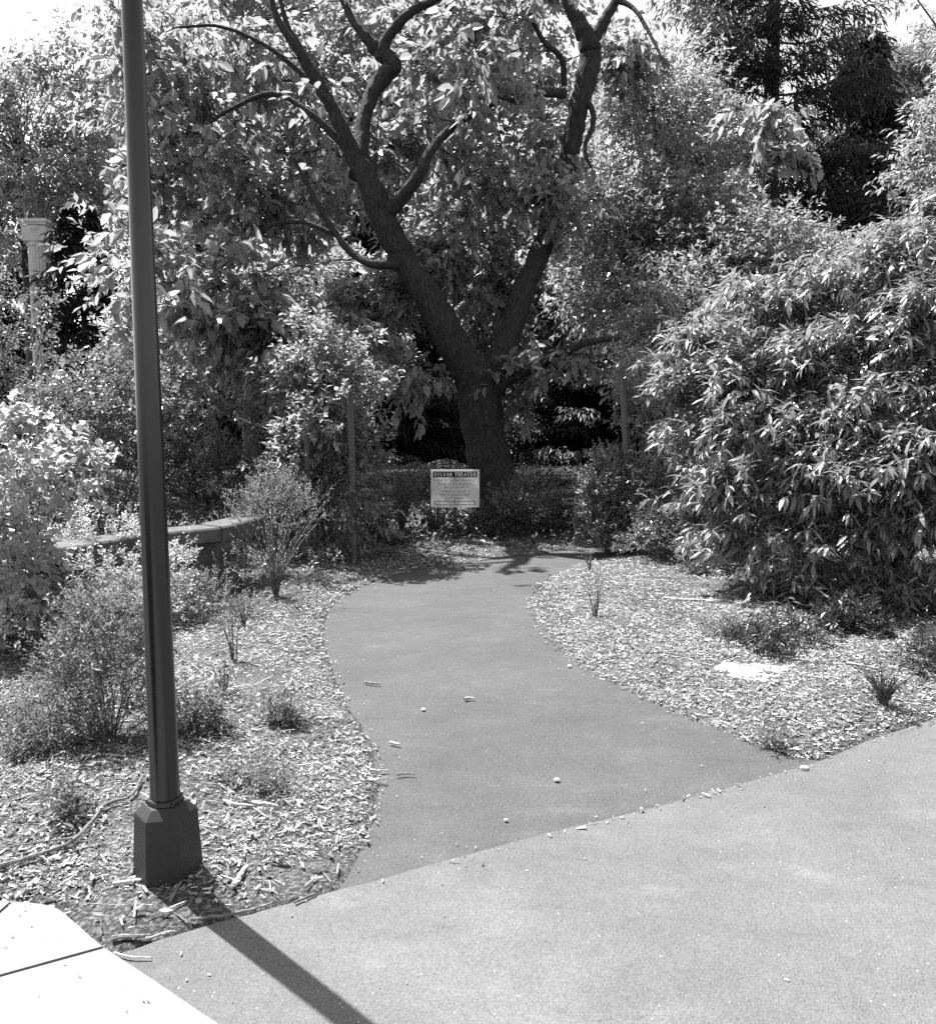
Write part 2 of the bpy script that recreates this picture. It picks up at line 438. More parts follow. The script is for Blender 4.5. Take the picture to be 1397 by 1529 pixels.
# crumbs blown on the paving
rng = np.random.default_rng(12)
c = np.stack([rng.uniform(-1.2, 3.2, 9000), rng.uniform(2.1, 9.0, 9000)], 1)
sd = paved(c); on = (sd < -0.01) & (sdist(WALK, c) > 0.02)
pr = np.exp(sd/0.07)*0.6+0.012
pr += 0.012*(sdist(PLAZA, c) < 0.25)*(sdist(PLAZA, c) > -0.2)
c = c[on & (rng.random(len(c)) < pr)]
n = len(c)
v, q, tr = chips(rng, np.c_[c, np.full(n, 0.014)], rng.lognormal(math.log(0.006), 0.55, n).clip(0.002, 0.02), rng.uniform(0.003, 0.008, n), 0.12)
b = MB(); b.add(v, q); b.Fc.setdefault(3, []).append(tr)
tag(b.build('paving_crumbs', M['chip']), 'crumbs of wood and grit scattered on the asphalt', 'litter', kind='stuff')

rng = np.random.default_rng(14)
fl = np.array([G(*p)[:2] for p in [(30, 1378), (48, 1394), (10, 1427), (215, 1507), (38, 1362), (39, 1370), (222, 1508), (190, 1523), (98, 1452), (20, 1410), (120, 1470), (60, 1500)]])
v, q, tr = chips(rng, np.c_[fl, np.full(len(fl), 0.026)], rng.uniform(.004, .013, len(fl)), rng.uniform(.002, .005, len(fl)), 0.1)
b = MB(); b.add(v, q); b.Fc.setdefault(3, []).append(tr)
tag(b.build('leaf_flecks', M['stick_dark']), 'dark flecks of dry leaf on the pale sidewalk', 'litter', kind='stuff')

# dead leaves lying in the beds
def leaf_verts(base, d, nrm, L, Wd, shape='hex', curl=0.12, fold=0.18):
    d = nz(d); s = nz(np.cross(nrm, d)); u = np.cross(d, s)
    L = np.asarray(L)[:, None]; w = np.asarray(Wd)[:, None]
    def pt(t, x, z): return base+d*(t*L)+s*(x*w)+u*(z*L if not np.isscalar(z) or z else 0)
    n = len(base)
    if shape == 'quad':
        v = np.stack([base, pt(0.45, 0.5, 0)+u*(fold*w*0.6), pt(1.0, 0, -curl), pt(0.45, -0.5, 0)+u*(fold*w*0.6)], 1)
        f = np.arange(n)[:, None]*4+np.array([0, 1, 2, 3])[None]
        return v.reshape(-1, 3), f
    if shape == 'hex':
        v = np.stack([base, pt(0.32, 0.46, 0.01)+u*(fold*w*.5), pt(0.70, 0.36, -curl*0.45)+u*(fold*w*.4), pt(1.0, 0, -curl),
                      pt(0.70, -0.36, -curl*0.45)+u*(fold*w*.4), pt(0.32, -0.46, 0.01)+u*(fold*w*.5)], 1)
        k = np.arange(n)[:, None]*6
        f = np.concatenate([k+np.array([[0, 1, 2, 3]]), k+np.array([[0, 3, 4, 5]])])
        return v.reshape(-1, 3), f
    # long: lance-shaped leaf bending along its length
    v = np.stack([base, pt(0.25, 0.42, 0.03)+u*(fold*w*.5), pt(0.6, 0.46, -curl*0.3)+u*(fold*w*.5), pt(1.0, 0, -curl), pt(0.6, -0.46, -curl*0.3)+u*(fold*w*.5), pt(0.25, -0.42, 0.03)+u*(fold*w*.5),
                  pt(0.25, 0, 0.03), pt(0.6, 0, -curl*0.3)], 1)
    k = np.arange(n)[:, None]*8
    f = np.concatenate([k+np.array([[6, 1, 2, 7]]), k+np.array([[6, 7, 4, 5]])])
    t = np.concatenate([k+np.array([[0, 1, 6]]), k+np.array([[0, 6, 5]]), k+np.array([[7, 2, 3]]), k+np.array([[7, 3, 4]])])
    return v.reshape(-1, 3), f, t

def add_leaves(b, *a, **k):
    r = leaf_verts(*a, **k)
    if len(r) == 2: b.add(r[0], r[1])
    else:
        n0 = b.n; b.add(r[0], r[1]); b.Fc.setdefault(3, []).append(r[2]+n0)

rng = np.random.default_rng(13)
S = scatter_bed(rng, 2600, -4.5, 4.5, 2.3, 10.2, 0.8, 0.0)
n = len(S); z = H(S[:, :2], S[:, 2])+0.016
a = rng.uniform(0, 6.28, n)
b = MB()
add_leaves(b, np.c_[S[:, :2], z], np.stack([np.cos(a), np.sin(a), rng.normal(0, .25, n)], 1), nz(np.c_[rng.normal(0, .4, (n, 2)), np.ones(n)]), rng.uniform(.02, .05, n), rng.uniform(.01, .022, n), curl=-0.25, fold=0.5)
tag(b.build('fallen_leaves', M['dry']), 'dry leaves lying among the wood chips', 'leaf litter', kind='stuff')

# ------------------------------------------------------------------ foliage tools
def sprays(rng, O, D, K, tl, L, Wd, ang=50, droop=0.3, sag=0.0, planar=False, up=1.0, jit=0.35, start=0.15):
    "K leaves along each twig (origin O, direction D, length tl)"
    T = len(O); D = nz(D)
    tl = np.broadcast_to(np.asarray(tl, float), (T,))*rng.uniform(0.7, 1.25, T)
    k = np.linspace(start, 1.0, K)
    s = tl[:, None]*k[None]                                  # T,K
    sg = np.array([0, 0, -1.0])
    pos = O[:, None]+D[:, None]*s[..., None]+sg*(sag*s**2)[..., None]/np.maximum(tl, 1e-6)[:, None, None]
    tan = nz(D[:, None]+sg*(2*sag*k)[None, :, None]+np.zeros((T, K, 1)))
    A = nz(np.cross(D, np.array([0.05, 0.03, 1.0]))); B = np.cross(A, D)
    if planar: phi = (np.arange(K) % 2*math.pi)[None]+rng.normal(0, 0.35, (T, K))
    else: phi = (np.arange(K)*2.4)[None]+rng.uniform(0, 6.28, (T, 1))+rng.normal(0, 0.3, (T, K))
    an = np.radians(ang)*(1-0.35*k)[None]+rng.normal(0, 0.15, (T, K))
    side = A[:, None]*np.cos(phi)[..., None]+B[:, None]*np.sin(phi)[..., None]
    d = tan*np.cos(an)[..., None]+side*np.sin(an)[..., None]+sg*droop+rng.normal(0, 0.12, (T, K, 3))
    d = nz(d)
    nr = np.array([0, 0, up])+rng.normal(0, jit, (T, K, 3))+side*0.25
    nr = nz(nr-d*np.sum(nr*d, -1, keepdims=True))
    sz = rng.uniform(0.5, 1.22, (T, K))
    return pos.reshape(-1, 3), d.reshape(-1, 3), nr.reshape(-1, 3), (L*sz).ravel(), (Wd*sz*rng.uniform(0.85, 1.15, (T, K))).ravel()

SUNLIT = np.array([G(*p)[:2] for p in [(330, 1529), (560, 1180), (440, 1000), (430, 900), (500, 852), (620, 818), (900, 814), (1030, 850), (1100, 990), (1397, 1020), (1397, 1529)]])
SHRUBLIT = np.array([(-5.5, 5.2), (0.2, 7.5), (0.4, 8.2), (3.6, 7.8), (3.8, 11.2), (-0.2, 11.4), (-5.5, 10.0)])
def keep_sun(rng, O, prob=0.9, prob2=0.0):
    "thin the twigs whose shade would fall on the open sunlit paving, or on the sunlit shrubs"
    def at(h): return O[:, :2]-SUN[None, :2]/SUN[2]*(O[:, 2:3]-h)
    r = ~(inside(SUNLIT, at(0)) & (rng.random(len(O)) < prob))
    if prob2: r &= ~(inside(SHRUBLIT, at(1.2)) & (O[:, 2] > np.where(O[:, 0] > 0.2, 1.9, 3.0)) & (rng.random(len(O)) < prob2))
    return r

def clump_twigs(rng, blobs, per, rc, ncl, shell=0.5, out=0.8, up=0.35, rnd=0.5, flat=0.7, zmin=None, hemi=None):
    "twig origins and directions gathered in clumps on the shells of ellipsoids"
    Os, Ds = [], []
    area = np.array([(r[0]*r[1]*r[2])**(2/3) for c, r in blobs]); area = area/area.sum()
    for (c, r), a in zip(blobs, area):
        m = max(1, int(round(ncl*a)))
        n = nz(rng.normal(size=(m, 3)))
        if hemi is not None: n[:, 2] = np.where(n[:, 2] < hemi, -n[:, 2], n[:, 2])
        f = shell+(1-shell)*rng.random(m)**0.6
        cc = np.asarray(c)+n*np.asarray(r)*f[:, None]
        k = rng.poisson(per, m)+1
        cc = np.repeat(cc, k, 0); nn = np.repeat(n, k, 0)
        o = cc+rng.normal(0, rc, cc.shape)*np.array([1, 1, flat])
        d = nn*out+np.array([0, 0, up])+rng.normal(0, rnd, cc.shape)
        Os.append(o); Ds.append(d)
    O = np.concatenate(Os); D = nz(np.concatenate(Ds))
    if zmin is not None:
        k = O[:, 2] > zmin; O, D = O[k], D[k]
    return O, D

def pb(u, v, Y, ru, rv, ry=None):
    "ellipsoid given by where the photo shows it and its distance"
    rx = ru*Y/F; rz = rv*Y/F
    return (W(u, v, Y), (rx, (ry if ry else rx), rz))

def twigs_mesh(b, O, D, tl, r, every=1, sag=0.0):
    for o_, d_ in zip(O[::every], D[::every]):
        p = [o_-d_*tl*0.5, o_+d_*tl*0.2, o_+d_*tl*0.8+np.array([0, 0, -sag*tl*0.6])]
        b.tube(p, [r, r*0.8, r*0.3], 3, cap=False)

def limb_to(rng, b, a, c, r0, r1, n=6, bow=0.15, sides=6):
    a = np.asarray(a, float); c = np.asarray(c, float); L = np.linalg.norm(c-a)
    t = np.linspace(0, 1, n)[:, None]
    mid = rng.normal(0, bow*L*0.5, 3)+np.array([0, 0, bow*L])
    p = a+(c-a)*t+mid*(t*(1-t))+np.vstack([np.zeros(3), rng.normal(0, 0.02*L, (n-2, 3)), np.zeros(3)])
    b.tube(p, r0+(r1-r0)*t[:, 0]**0.7, sides, cap=False)
    return p

def plant(name, label, cat, base, blobs, mat, L, Wd, ncl=40, per=6, rc=0.08, K=6, tl=0.18, shape='hex', ang=50, droop=0.25, sag=0.0,
          shell=0.35, up=0.5, out=0.7, rnd=0.5, stems=7, sr=0.008, seed=0, group=None, planar=False, curl=0.12, jit=0.35, tw=0.0, stem_mat='stem', thin=0.0, zmin=0.03, hemi=None):
    rng = np.random.default_rng(1000+seed)
    base = np.array([base[0], base[1], gz(base[0], base[1]) if len(base) < 3 else base[2]])
    root = thing(name, label, cat, base, group)
    O, D = clump_twigs(rng, blobs, per, rc, ncl, shell, out, up, rnd, zmin=zmin, hemi=hemi)
    if thin:
        k = keep_sun(rng, O, thin); O, D = O[k], D[k]
    b = MB()
    lv = sprays(rng, O, D, K, tl, L, Wd, ang, droop, sag, planar, jit=jit)
    add_leaves(b, *lv, shape=shape, curl=curl)
    b.build('foliage', M[mat], root)
    s = MB()
    idx = rng.choice(len(O), min(stems, len(O)), replace=False)
    for i_ in idx:
        limb_to(rng, s, base+np.array([rng.normal(0, sr*3), rng.normal(0, sr*3), -0.02]), O[i_], sr, sr*0.35, 6, 0.12, 5)
    if tw: twigs_mesh(s, O, D, tl, tw, 1, sag)
    s.build('stems', M[stem_mat], root)
    return root

def copy_tree(o, loc=None, rz=None, sc=None, label=None, group=None):
    c = o.copy(); COL.objects.link(c)
    if loc is not None: c.location = tuple(float(x) for x in loc)
    if rz is not None: c.rotation_euler = (0, 0, rz)
    if sc is not None: c.scale = sc if hasattr(sc, '__len__') else (sc, sc, sc)
    if label: c['label'] = label
    if group: c['group'] = group
    for ch in list(o.children):
        d = ch.copy(); COL.objects.link(d); d.parent = c
        for gch in list(ch.children):
            e = gch.copy(); COL.objects.link(e); e.parent = d
    return c

# ------------------------------------------------------------------ lamp post
def lamp_post():
    x, y = -1.033, 2.735
    z0 = 0.0
    root = thing('lamp_post', 'dark painted lamp post with flared six-sided foot at the edge of the wood chip bed', 'lamp post', (x, y, z0))
    b = MB()
    rot = rad(-78.3+30)
    b.lathe([(0.1190, -0.05), (0.1190, 0.0), (0.1175, 0.006), (0.1035, 0.262), (0.1015, 0.268), (0.072, 0.297), (0.070, 0.298)], (x, y, z0), 6, rot)
    b.build('post_foot', M['footpaint'], root)
    c = MB()
    c.lathe([(0.060, 0.290), (0.060, 0.312), (0.0575, 0.316), (0.052, 0.317)], (x, y, z0), 8, rad(-78.3+22.5))
    c.build('collar', M['post'], root, smooth=False)
    p = MB()
    zs = np.linspace(0.30, 4.6, 12)
    p.lathe([(0.0487-0.0067*(z-0.3), z) for z in zs], (x, y, z0), 48)
    p.build('pole', M['post'], root, smooth=True)
    for k in range(3):
        a = rad(-78.3+120*k+30)
        s = MB(); s.lathe([(0.006, 0), (0.006, 0.004), (0.004, 0.007)], (x+0.060*math.cos(a), y+0.060*math.sin(a), 0.301), 6)
        s.build('foot_bolt', M['post'], root)
lamp_post()

# ------------------------------------------------------------------ sign
STROKES = {   # capital letters as strokes on a 1 x 1 cell with serifs: (x0,y0,x1,y1,weight)
    'S': [(.82, .74, .78, .92, .10), (.78, .92, .50, 1, .10), (.50, 1, .22, .88, .14), (.22, .88, .24, .66, .2), (.24, .66, .74, .38, .2), (.74, .38, .76, .14, .2), (.76, .14, .5, 0, .14), (.5, 0, .2, .08, .10), (.2, .08, .16, .28, .10)],
    'Y': [(.12, 1, .5, .45, .18), (.88, 1, .5, .45, .10), (.5, .45, .5, 0, .18), (.0, 1, .28, 1, .09), (.74, 1, 1, 1, .09), (.34, 0, .66, 0, .09)],
    'L': [(.28, 1, .28, 0, .2), (.10, 1, .46, 1, .09), (.10, 0, .86, 0, .10), (.86, 0, .88, .26, .09)],
    'V': [(.1, 1, .5, 0, .19), (.9, 1, .5, 0, .10), (0, 1, .28, 1, .09), (.74, 1, 1, 1, .09)],
    'A': [(.1, 0, .48, 1, .10), (.88, 0, .48, 1, .2), (.24, .34, .74, .34, .09), (0, 0, .24, 0, .09), (.70, 0, 1, 0, .09)],
    'N': [(.2, 0, .2, 1, .10), (.2, 1, .8, 0, .2), (.8, 0, .8, 1, .10), (.06, 0, .34, 0, .09), (.04, 1, .22, 1, .09), (.66, 1, .94, 1, .09)],
    'T': [(.5, 1, .5, 0, .2), (.08, 1, .92, 1, .10), (.08, 1, .08, .76, .09), (.92, 1, .92, .76, .09), (.32, 0, .68, 0, .09)],
    'H': [(.22, 0, .22, 1, .19), (.78, 0, .78, 1, .19), (.22, .52, .78, .52, .09), (.04, 0, .40, 0, .09), (.04, 1, .40, 1, .09), (.60, 0, .96, 0, .09), (.60, 1, .96, 1, .09)],
    'E': [(.28, 0, .28, 1, .2), (.10, 1, .84, 1, .10), (.10, 0, .86, 0, .10), (.28, .52, .66, .52, .09), (.84, 1, .84, .78, .09), (.86, 0, .88, .24, .09), (.66, .64, .66, .40, .08)],
    'R': [(.26, 0, .26, 1, .2), (.08, 1, .56, 1, .10), (.56, 1, .80, .88, .14), (.80, .88, .78, .62, .18), (.78, .62, .5, .5, .12), (.5, .5, .26, .5, .09), (.5, .5, .84, 0, .19), (.08, 0, .44, 0, .09), (.78, 0, 1, 0, .09)],
}
def strokes(b, text, x, z, w, h, y):
    for ch in text:
        if ch in STROKES:
            for k, (x0, y0, x1, y1, t) in enumerate(STROKES[ch]):
                p = np.array([x+x0*w*0.9, z+y0*h]); q_ = np.array([x+x1*w*0.9, z+y1*h])
                d = q_-p; L = np.linalg.norm(d); d = d/max(L, 1e-6); n_ = np.array([-d[1], d[0]])*t*w*0.50
                e = d*0.012*w; yy = y-0.00004*k
                c = [p-e+n_, q_+e+n_, q_+e-n_, p-e-n_]
                b.add([[a_[0], yy, a_[1]] for a_ in c], [[0, 1, 2, 3]])
            x += w
        else: x += w*0.62
def text_mesh(b, s, x, z, size, y, width=None):
    cu = bpy.data.curves.new('lettering', 'FONT'); cu.body = s; cu.size = size; cu.align_x = 'CENTER'
    cu.resolution_u = 2
    o = bpy.data.objects.new('lettering', cu); COL.objects.link(o)
    dg = bpy.context.evaluated_depsgraph_get()
    me = bpy.data.meshes.new_from_object(o.evaluated_get(dg))
    vs = np.array([v.co[:] for v in me.vertices])
    sx = (width/(vs[:, 0].max()-vs[:, 0].min())) if width else 1
    n0 = b.n
    b.add(np.c_[vs[:, 0]*sx+x, np.full(len(vs), y), vs[:, 1]+z], np.zeros((0, 3), int))
    for p in me.polygons: b.Fc.setdefault(len(p.vertices), []).append(np.array([[v_+n0 for v_ in p.vertices]]))
    bpy.data.objects.remove(o); bpy.data.curves.remove(cu); bpy.data.meshes.remove(me)

def sign():
    Y = 10.35
    tl = W(643, 701, Y); br = W(715.5, 757.5, Y)
    w = br[0]-tl[0]; h = tl[2]-br[2]; cx = (tl[0]+br[0])/2; zb = br[2]
    gx_ = cx-0.005
    root = thing('theater_sign', 'white notice board reading SYLVAN THEATER on a thin dark post before the big tree', 'sign', (cx, Y, gz(cx, Y)))
    b = MB(); b.box((cx, Y, zb+h/2), (w, 0.010, h)); b.build('board', M['signwhite'], root)
    p = MB(); p.box((gx_, Y+0.025, (zb+h-0.03)/2), (0.045, 0.036, zb+h-0.03)); p.build('post', M['post'], root)
    f = Y-0.0052
    hd = MB(); hd.box((cx-0.002*w, f-0.0008, zb+h*0.870), (0.905*w, 0.0016, h*0.155)); hb = hd.build('header_band', M['signblack'], root)
    uw = 0.87*w/(13+0.62)
    for s, off in (('SYLVAN', 0), ('THEATER', 6.62)):
        t = MB(); strokes(t, s, cx-0.435*w+off*uw, zb+h*0.825, uw, h*0.092, f-0.0022)
        t.build('title_lettering', M['signtitle'], hb)
    y = f-0.0006
    for s, fz, wid, hh in [('Open for Casual Use Only', .690, .84, .085), ('No Sports and/or Organized', .595, .66, .070), ('Events Permitted', .510, .40, .070),
                           ('Please Be Courteous', .395, .44, .070), ('Return to a Clean Condition', .310, .62, .070), ('For Everyone', .225, .36, .070)]:
        tx = MB(); text_mesh(tx, s, cx-0.01*w, zb+fz*h, hh*h*1.25, y, wid*w)
        tx.build('body_lettering', M['signgrey'], root)
    fr = MB()
    for (u0, v0, u1, v1) in [(.06, .150, .915, .168), (.06, .062, .915, .080), (.06, .080, .075, .150), (.90, .080, .915, .150)]:
        fr.box((cx+((u0+u1)/2-.5)*w, f-0.0004, zb+(v0+v1)/2*h), ((u1-u0)*w, 0.0008, (v1-v0)*h))
    fr.build('ruled_box', M['signgrey'], root)
    for zf in (0.13, 0.765):
        c = MB(); c.tube([(gx_, f-0.0003, zb+zf*h), (gx_, f-0.005, zb+zf*h)], [0.009, 0.006], 8); c.build('bolt', M['post'], root)
sign()

# ------------------------------------------------------------------ stone bench
def bench():
    # curved seat of two long slabs on flared pedestals
    root_p = G(305, 884)
    root = thing('stone_bench', 'old stone bench with a curved slab seat on flared pedestals half buried in shrubs', 'bench', (root_p[0], root_p[1], 0))
    ztop = 0.66
    def tp(u, v):
        # point on the seat plane
        dx, vv = (u-CX)/F, (CY-v)/F
        dy, dz = cp+vv*sp, -sp+vv*cp
        t = (ztop-CAMH)/dz
        return np.array([t*dx, t*dy])
    full = curve([tp(20, 826), tp(110, 816), tp(230, 797), tp(330, 787), tp(366, 779), tp(408, 769)], 8)
    dd = np.gradient(full, axis=0); dd = dd/np.linalg.norm(dd, axis=1)[:, None]
    nn = np.stack([-dd[:, 1], dd[:, 0]], 1)
    def slab(i0, i1, th, dep, zt, name, trim=0.0):
        front = full[i0:i1].copy(); nb = nn[i0:i1]
        front[0] += dd[i0]*trim
        back = front+nb*dep; n = len(front); b = MB(); ch = 0.015
        rings = [np.c_[front, np.full(n, zt-th)], np.c_[front, np.full(n, zt-ch)], np.c_[front+nb*ch, np.full(n, zt)], np.c_[back, np.full(n, zt)], np.c_[back, np.full(n, zt-th)]]
        k = np.arange(n-1)
        for a_ in range(5):
            c_ = (a_+1) % 5
            b.add(np.concatenate([rings[a_], rings[c_]]), np.stack([k, k+1, n+k+1, n+k], 1))
        for e in (0, n-1): b.add([r_[e] for r_ in rings], [[0, 1, 2, 3, 4]])
        return b.build(name, M['stone'], root)
    slab(0, 25, 0.12, 0.30, ztop, 'seat_slab'); slab(24, len(full), 0.16, 0.30, ztop+0.004, 'seat_slab', 0.012)
    for (u, s) in ((310, 1.0), (88, 1.0)):
        q_ = tp(u, 786 if u == 310 else (820 if u == 88 else 765))
        b = MB()
        x, y = q_[0], q_[1]+0.16
        # stepped profile: wide cap, waist, spreading foot
        prof = [(0.24, -0.06), (0.24, 0.04), (0.21, 0.10), (0.13, 0.20), (0.105, 0.26), (0.10, 0.38), (0.12, 0.43), (0.19, 0.465), (0.20, 0.47), (0.20, 0.515)]
        rings = []
        for r_, z in prof:
            dpt = 0.16+r_*0.15
            rings.append(np.array([[x-r_, y-dpt, z], [x+r_, y-dpt, z], [x+r_, y+dpt, z], [x-r_, y+dpt, z]]))
        for a_, c_ in zip(rings[:-1], rings[1:]):
            b.add(np.r_[a_, c_], [[k, (k+1) % 4, 4+(k+1) % 4, 4+k] for k in range(4)])
        b.add(rings[-1], [[0, 1, 2, 3]])
        b.build('pedestal', M['stone'], root)
bench()

# ------------------------------------------------------------------ columns beyond the trees
def column(u, vtop, Y, label, name='stone_column', k_=0.82):
    top = W(u, vtop, Y); x, zt = top[0], top[2]
    root = thing(name, label, 'column', (x, Y, 0.03))
    n = 24; k = 6
    th = np.arange(n*k)*2*math.pi/(n*k)
    fl = np.abs(np.sin(np.arange(n*k)*math.pi/k))
    s = MB(); zs = np.linspace(0.6, zt-1.05, 14)
    rg = []
    for z in zs:
        f = (z-0.6)/(zt-1.65)
        r = k_*(0.60-0.09*f**1.4)*(1-0.055*fl)
        rg.append(np.stack([x+r*np.cos(th), Y+r*np.sin(th), np.full(n*k, z)], 1))
    m = n*k; i_ = np.arange(len(zs)-1)[:, None]*m; j = np.arange(m)[None]; j2 = (j+1) % m
    s.add(np.concatenate(rg), np.stack([i_+j, i_+j2, i_+m+j2, i_+m+j], -1).reshape(-1, 4))
    s.build('shaft', M['column'], root)
    c = MB()
    c.lathe([(k_*r_, z_) for r_, z_ in [(0.50, zt-1.05), (0.56, zt-1.0), (0.56, zt-0.94), (0.50, zt-0.90), (0.52, zt-0.55), (0.60, zt-0.42), (0.60, zt-0.30)]], (x, Y, 0), 32)
    c.box((x, Y, zt-0.58), (1.14*k_, 1.06*k_, 0.55))
    for sx in (-1, 1):   # scrolls
        for sy in (-1, 1):
            p = [(x+sx*k_*(0.56+0.16*t*math.cos(6.5*t)), Y+sy*0.50*k_, zt-0.62+0.20*t*math.sin(6.5*t)) for t in np.linspace(0.15, 1, 14)]
            c.tube(p, [0.05]*14, 6)
    c.build('capital', M['column'], root)
    a = MB(); a.box((x, Y, zt-0.13), (1.36*k_, 1.36*k_, 0.12)); a.box((x, Y, zt-0.235), (1.22*k_, 1.22*k_, 0.09)); a.build('abacus', M['column'], root)
    bs = MB(); bs.box((x, Y, 0.13), (1.6, 1.6, 0.34)); bs.lathe([(0.78, 0.30), (0.80, 0.36), (0.74, 0.44), (0.66, 0.48), (0.70, 0.54), (0.64, 0.60), (0.6, 0.605)], (x, Y, 0), 40); bs.build('base', M['column'], root)
column(58, 328, 33.0, 'fluted pale stone column with scrolled capital rising above the shrubs at the left edge')

# ------------------------------------------------------------------ the big tree
def traced(rng, b, pts, sides=14, rough=0.03, k=5):
    "pts: (u, v, Y, width in photo pixels)"
    A = np.array([list(W(u, v, Y))+[w*Y/F/2] for u, v, Y, w in pts])
    C = curve(A, k)
    C[:, 3] = np.maximum(C[:, 3], 0.006)
    C[1:-1, :3] += rng.normal(0, 0.06, (len(C)-2, 3))*np.minimum(C[1:-1, 3:4], 0.10)
    rr = C[:, 3]*0.93*(1+rng.normal(0, 0.03, len(C)))
    b.tube(C[:, :3], rr, sides, rough, rng)
    return C

